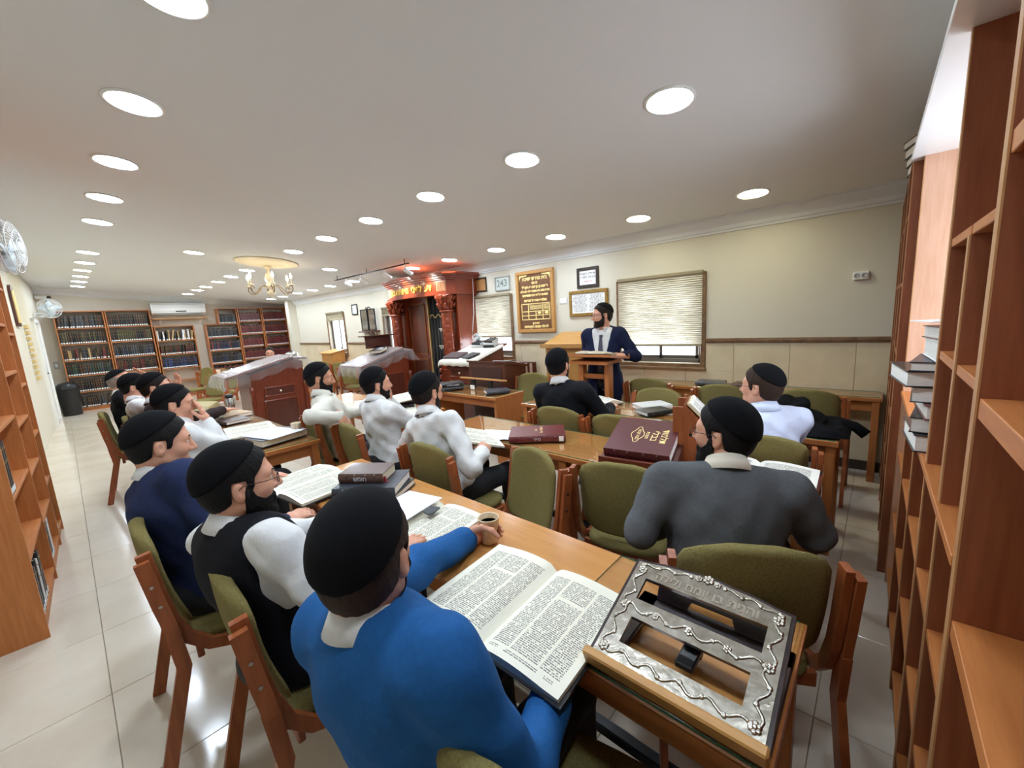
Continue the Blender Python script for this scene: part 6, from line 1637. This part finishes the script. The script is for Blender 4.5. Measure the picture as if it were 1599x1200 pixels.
    if top == 'suit':
        def jk(X, Y, Z):
            l, f_, u = loc(X, Y, Z)
            d = arms(X, Y, Z, .014, torso(X, Y, Z, .016), .97)
            d = smin(d, ell(l, f_, u, (0, 0, -.10), (.205*girth, .165, .26)), .06)
            d = d + wr_noise(X, Y, Z, .005*fold)
            d = smax(d, -(u+.27), .01)
            wdg = np.abs(l) - np.clip(.045 + (u-.22)*.20, .035, .11)
            d = smax(d, -smax(wdg, -f_+.02, .01), .008)
            return smax(d, -neckcut(X, Y, Z, .061), .008)
        V_, F_ = surfnet(jk, np.minimum(lo, P-.36), hi, h)
        put('jacket', nets_mesh('jacket', [(V_, F_, 0)], [T2]), root)
        V_, F_ = surfnet(lambda X, Y, Z: smax(torso(X, Y, Z, .002)+wr_noise(X, Y, Z, .002), -neckcut(X, Y, Z, .062), .006), lo, hi, h)
        put('shirt', nets_mesh('shirt', [(V_, F_, 0)], [shirt_m]), root)
        m = MB(); Tt = Matrix(((lf[0], up[0], fw[0], P[0]), (lf[1], up[1], fw[1], P[1]), (lf[2], up[2], fw[2], P[2]), (0, 0, 0, 1)))
        v = [(-.017, TL_-.035, .100), (.017, TL_-.035, .100), (.022, TL_-.065, .106), (-.022, TL_-.065, .106)]
        m.box((-.020, TL_-.075, .088), (.020, TL_-.035, .112), T=Tt, ch=.008)
        rows_ = [(TL_-.07, .015, .112), (TL_-.16, .022, .130), (TL_-.28, .031, .146), (.06, .036, .152), (.0, .030, .152), (-.04, .004, .150)]
        vv = []
        for u_, w_, z_ in rows_: vv += [(-w_, u_, z_), (w_, u_, z_), (w_, u_, z_+.006), (-w_, u_, z_+.006)]
        ff = []
        for k in range(len(rows_)-1):
            a = 4*k
            ff += [(a, a+1, a+5, a+4)[::-1], (a+1, a+2, a+6, a+5)[::-1], (a+2, a+3, a+7, a+6)[::-1], (a+3, a, a+4, a+7)[::-1]]
        m.add(vv, ff, T=Tt); m.obj('necktie', mat('dark grey tie', (58, 58, 70), .6), root)
    else:
        g_s = .004 if top == 'vest' else .006 if top == 'shirt' else .011
        base_m = shirt_m if top == 'vest' else T2
        def shirt(X, Y, Z):
            d = arms(X, Y, Z, g_s+(.006 if top != 'sweater' else .004), torso(X, Y, Z, g_s), .96)
            d = d + wr_noise(X, Y, Z, (.011 if top != 'sweater' else .006)*fold)
            return smax(d, -neckcut(X, Y, Z, .059 if top != 'sweater' else .060), .008)
        V_, F_ = surfnet(shirt, lo, hi, h)
        put({'vest': 'shirt', 'shirt': 'shirt', 'sweater': 'sweater'}[top], nets_mesh('garment', [(V_, F_, 0)], [base_m]), root)
        if top == 'vest':
            def vest(X, Y, Z):
                l, f_, u = loc(X, Y, Z)
                d = torso(X, Y, Z, .016)+wr_noise(X, Y, Z, .003)
                d = smax(d, np.abs(l)-np.where(u > TL_*.45, .168, .26), .02)
                d = smax(d, -smax(np.abs(l)-np.clip((u-TL_*.5)*.35, 0, .09), -f_+.03, .01), .01)
                d = smax(d, -(u-.0+.06), .01)
                return smax(d, -neckcut(X, Y, Z, .062), .008)
            V_, F_ = surfnet(vest, lo, hi, h)
            put('vest', nets_mesh('vest', [(V_, F_, 0)], [T2]), root)
        # cuffs
        for s in (1, -1):
            d_ = nrm(wr[s]-el[s]); a = wr[s]-d_*.025; b = wr[s]+d_*.008
            m = MB(); m.cyl(tuple(a), tuple(b), .0385 if top == 'sweater' else .040, .036, 16, cap=False); o = m.obj('cuff', base_m, root)
            mo = o.modifiers.new('thick', 'SOLIDIFY'); mo.thickness = .004
    if collar:
        m = MB(); n = 26; base = N+hax*(.030-(.155-np.linalg.norm(H-N))*.5); cf = fw-hax*(fw@hax); cf = nrm(cf); cl = np.cross(hax, cf)
        v = []
        for i in range(n+1):
            a = math.radians(18)+(2*PI-math.radians(36))*i/n
            dirv = cf*math.cos(a)+cl*math.sin(a)
            fr_ = max(0, math.cos(a)); bk = max(0, -math.cos(a))
            drop = .016*fr_
            for r_, z_ in ((.0615, -.030), (.0585, .028+.008*bk-drop), (.066, .032+.008*bk-drop), (.086+.012*fr_, -.016-.012*fr_)):
                v.append(base+dirv*r_+hax*z_)
        m.add([tuple(q) for q in v], [(4*i+k, 4*i+4+k, 4*i+5+k, 4*i+1+k) for i in range(n) for k in range(3)], smooth=True)
        o = m.obj('collar', shirt_m or M_paper, root); mo = o.modifiers.new('thick', 'SOLIDIFY'); mo.thickness = .0025
    # --- legs
    kn, ft = {}, {}
    hip = {s: P+lf*s*.092-up*.02 for s in (1, -1)}
    fwh = nrm(V3((fw[0], fw[1], 0)) if legs is None or 'yaw' not in legs else V3((math.cos(math.radians(legs['yaw'])), math.sin(math.radians(legs['yaw'])), 0)))
    lfh = np.cross(V3((0, 0, 1)), fwh)
    for s in (1, -1):
        if legs and legs.get('stand'):
            kn[s] = V3((hip[s][0]+fwh[0]*.02, hip[s][1]+fwh[1]*.02, .50)); ft[s] = V3((hip[s][0]-fwh[0]*.02, hip[s][1]-fwh[1]*.02, .09))
        else:
            kn[s] = hip[s]+fwh*.40+lfh*s*.05+V3((0, 0, 0)); kn[s][2] = .53; ft[s] = kn[s]+fwh*(legs or {}).get('fx', .03); ft[s][2] = .09
    def pants(X, Y, Z):
        d = ell(X, Y, Z, P, (.165*girth, .165*girth, .12))
        for s in (1, -1):
            a = smin(rc(X, Y, Z, hip[s], kn[s], .088, .066), rc(X, Y, Z, kn[s], ft[s]-V3((0, 0, .02)), .062, .050), .03)
            d = smin(d, a, .03)
        return d + wr_noise(X, Y, Z, .004)
    pp = np.array([hip[1], hip[-1], kn[1], kn[-1], ft[1], ft[-1], P]); 
    V_, F_ = surfnet(pants, pp.min(0)-.2, pp.max(0)+.2, max(h*1.25, .016))
    put('trousers', nets_mesh('trousers', [(V_, F_, 0)], [pants_m or mat('black trousers', (20, 20, 24), .8)]), root)
    for s in (1, -1):
        a = ft[s]
        Ts = Matrix.Translation((a[0], a[1], 0)) @ Matrix.Rotation(math.atan2(fwh[1], fwh[0]), 4, 'Z')
        m = MB(); pad(m, [(x+.06, y) for x, y in outline(.135, .046, 2.6)], .0, .055, .012, .03); m.v = [tuple(Ts @ Vector(q)) for q in m.v]; m.obj('shoe', M_black, root)
    return root
# ================================================================== the people
K = lambda n, c, **k: mat(n, c, .85, noise=.10, nscale=90, bump=.3, bscale=26, spec=.15, **k)
C_blue = K('bright blue knit', (34, 88, 146)); C_navy = K('navy knit', (36, 45, 78)); C_grey = K('grey melange knit', (92, 94, 97)); C_black = K('black knit', (22, 22, 27)); C_vest = K('black vest knit', (24, 24, 30)); C_brown = K('dark brown knit', (46, 34, 34))
S_white = mat('white shirt', (214, 213, 212), .75, bump=.55, bscale=17); S_off = mat('off white shirt', (210, 206, 194), .75, bump=.55, bscale=17); S_pale = mat('pale blue shirt', (204, 212, 236), .75, bump=.55, bscale=17)
C_suit = K('navy suit cloth', (28, 34, 62)); T_black = mat('black trousers', (20, 20, 24), .8); T_grey = mat('grey trousers', (120, 116, 108), .8)
UP = (0, 0, 1)
# nearest row, facing the tables
person('man from behind in bright blue sweater, black skullcap and brown hair, holding the paper cup', (.42, .66, .53), (.322, .722, .955), (.350, .752, 1.118), 10, 36, 5, top='sweater', top_m=C_blue, shirt_m=S_white, hair='short', hairm='brown', beard='stub', h=.0105, sw=.185, girth=1.08, hs=1.02,
       hands={1: ((.890, 1.092, .782), 'grip', (.97, -.18, .05), (-.2, .97, .1)), -1: ((.64, .52, .70), 'relax', (1, .3, -.1), (0, 0, 1))}, elbows={1: (.63, 1.02, .84), -1: (.44, .44, .71)})
person('bespectacled bearded man in profile wearing a black vest over a white shirt', (.40, 1.44, .53), (.275, 1.50, .925), (.315, 1.50, 1.11), 12, -6, 3, top='vest', top_m=C_vest, shirt_m=S_white, hair='short', hairm='black', beard='full', glasses=True, h=.0115, sw=.205, girth=1.15,
       hands={-1: ((.66, 1.22, .785), 'flat', (1, .25, 0), UP), 1: ((.68, 1.60, .785), 'rest', (1, -.2, 0), UP)}, elbows={-1: (.42, 1.17, .76), 1: (.45, 1.74, .78)})
person('clean shaven man in profile wearing a navy blue sweater over a white collar', (.31, 2.12, .53), (.185, 2.27, .945), (.225, 2.28, 1.135), 14, -2, 9, top='sweater', top_m=C_navy, shirt_m=S_white, hair='short', hairm='black', beard=None, h=.012, sw=.22, girth=1.25, hs=1.03,
       hands={-1: ((.545, 1.93, .735), 'relax', (1, .15, .1), (.1, -.3, 1)), 1: ((.62, 2.52, .785), 'rest', (1, -.3, 0), UP)}, elbows={-1: (.34, 1.88, .72), 1: (.36, 2.60, .78)})
person('white shirted listener pressing a hand to his face, hidden behind the navy sweater', (.54, 3.36, .53), (.44, 3.42, .955), (.455, 3.48, 1.145), -4, -12, 8, top='shirt', top_m=S_white, shirt_m=S_white, hair='short', hairm='black', h=.014,
       hands={-1: ((.60, 3.42, 1.00), 'flat', (-.25, .05, 1), (1, -.3, .2)), 1: ((.72, 3.55, .785), 'rest', (1, -.3, 0), UP)}, elbows={-1: (.66, 3.30, .80)})
person('man in a dark brown jumper reaching his arm across the table onto the brown folio', (.58, 4.50, .53), (.475, 4.60, .965), (.505, 4.68, 1.165), -14, -14, 4, top='sweater', top_m=C_brown, shirt_m=S_white, hair='short', hairm='dark', h=.014,
       hands={-1: ((.98, 4.84, .845), 'flat', (.9, .35, -.05), UP), 1: ((.68, 4.88, 1.10), 'flat', (.1, -.1, 1), (.9, .4, 0))}, elbows={-1: (.72, 4.50, .86), 1: (.66, 4.90, .86)})
person('man in a white shirt with both sleeves raised and hands on his brow', (.54, 5.18, .53), (.41, 5.28, .94), (.425, 5.36, 1.135), -10, -8, 10, top='shirt', top_m=S_white, shirt_m=S_white, hair='short', hairm='black', h=.0145,
       hands={-1: ((.60, 5.24, 1.155), 'flat', (-.45, .5, .75), (.8, -.4, .4)), 1: ((.60, 5.50, 1.155), 'flat', (-.45, -.5, .75), (.8, .4, .4))}, elbows={-1: (.60, 5.00, .93), 1: (.62, 5.66, .93)})
person('balding man in a black waistcoat at the far end of the aisle row', (.40, 5.82, .53), (.36, 5.98, .95), (.385, 6.06, 1.15), -8, -14, 4, top='sweater', top_m=C_vest, shirt_m=S_white, hair='bald', hairm='grey', cap='small', h=.0145,
       hands={1: ((.60, 6.16, 1.16), 'flat', (-.5, -.3, .8), (.8, .3, .4)), -1: ((.74, 5.72, .785), 'rest', (1, .1, 0), UP)}, elbows={1: (.62, 6.24, .92)})
# row before the second table
person('bearded man in an off-white shirt draping an arm over the neighbouring chair', (1.53, 3.48, .53), (1.405, 3.46, .975), (1.425, 3.50, 1.175), -24, -26, 7, top='shirt', top_m=S_off, shirt_m=S_off, hair='short', hairm='black', beard='full', skin=M_skin2, h=.0135,
       hands={-1: ((1.335, 2.99, .925), 'relax', (.15, -.55, -.8), (.2, -.8, .5)), 1: ((1.92, 3.62, .785), 'rest', (1, -.1, 0), UP)}, elbows={-1: (1.15, 3.07, .95)})
person('man in a white shirt leaning his cheek on his palm', (1.60, 2.86, .53), (1.565, 2.88, .945), (1.615, 2.92, 1.135), -6, -16, 2, 6, top='shirt', top_m=S_white, shirt_m=S_white, hair='short', hairm='black', beard='stub', h=.0135,
       hands={1: ((1.745, 2.99, .985), 'flat', (-.15, -.12, 1), (.85, .5, .1)), -1: ((2.02, 2.96, .795), 'rest', (.9, .4, 0), UP)}, elbows={1: (1.92, 3.12, .80), -1: (1.80, 2.74, .80)})
person('bespectacled reader in a white shirt holding the tilted open volume', (1.55, 1.99, .53), (1.485, 2.09, .94), (1.54, 2.16, 1.14), 2, 6, 6, top='shirt', top_m=S_white, shirt_m=S_white, hair='short', hairm='dark', beard='stub', glasses=True, h=.012,
       hands={-1: ((1.66, 1.80, .775), 'grip', (.8, .5, .1), (0, -.6, .8)), 1: ((1.66, 2.32, .80), 'grip', (.9, -.1, 0), (0, .5, .8))}, elbows={-1: (1.47, 1.70, .74), 1: (1.50, 2.40, .75)})
# third table
person('man in a black sweater seen from behind, facing the speaker', (2.70, 1.85, .53), (2.63, 1.88, .975), (2.665, 1.92, 1.185), 2, 6, 2, top='sweater', top_m=C_black, shirt_m=S_white, hair='short', hairm='black', beard='full', h=.0135, sw=.205, girth=1.08,
       hands={-1: ((3.02, 1.66, .79), 'rest', (1, .2, 0), UP), 1: ((3.02, 2.10, .79), 'rest', (1, -.2, 0), UP)})
person('man in a pale blue shirt with a small skullcap and spectacles, turned towards the speaker', (2.62, .47, .53), (2.66, .47, .92), (2.685, .50, 1.10), 40, 74, 0, top='shirt', top_m=S_pale, shirt_m=S_pale, pants_m=T_grey, hair='short', hairm='brown', cap='small', glasses=True, h=.012, sw=.20, girth=1.12,
       hands={1: ((2.55, .80, .85), 'rest', (-.3, .9, 0), UP), -1: ((2.98, .62, .79), 'rest', (.5, .8, 0), UP)}, legs={'yaw': 10})
person('bespectacled bearded man in a grey sweater seen from behind', (1.49, .385, .53), (1.525, .375, .935), (1.615, .415, 1.105), 26, 80, 2, top='sweater', top_m=C_grey, shirt_m=mat('cream collar', (214, 204, 186), .75), hair='short', hairm='black', beard='full', glasses=True, h=.0105, sw=.21, girth=1.14,
       hands={1: ((1.54, .64, .70), 'relax', (.7, -.3, -.3), (0, .8, .5)), -1: ((1.90, .22, .795), 'rest', (1, .3, 0), UP)}, elbows={1: (1.34, .62, .77), -1: (1.70, .13, .75)}, legs={'yaw': 6})
# the speaker
person('standing bespectacled man in a dark navy suit and grey tie speaking at the lectern', (3.98, 2.25, .86), (3.995, 2.255, 1.345), (3.95, 2.245, 1.55), 194, 138, 3, top='suit', top_m=C_suit, shirt_m=S_white, hair='short', hairm='dark', beard='stub', cap='small', glasses=True, h=.0115, sw=.18,
       hands={1: ((3.94, 1.985, 1.13), 'rest', (-1, .12, -.05), (.2, -.5, .85)), -1: ((3.94, 2.47, 1.15), 'rest', (-1, -.15, -.05), UP)}, elbows={1: (4.10, 1.93, 1.10), -1: (4.12, 2.55, 1.11)}, legs={'stand': 1}, collar=True)
person('man far at the back looking over his laptop behind the big lectern', (3.26, 10.62, .53), (3.235, 10.54, .935), (3.22, 10.47, 1.13), -108, -112, 8, top='sweater', top_m=C_black, shirt_m=S_white, hair='short', hairm='dark', cap=None, glasses=True, h=.018,
       hands={1: ((3.30, 10.16, .79), 'rest', (0, -1, 0), UP), -1: ((3.02, 10.20, .79), 'rest', (.1, -1, 0), UP)})
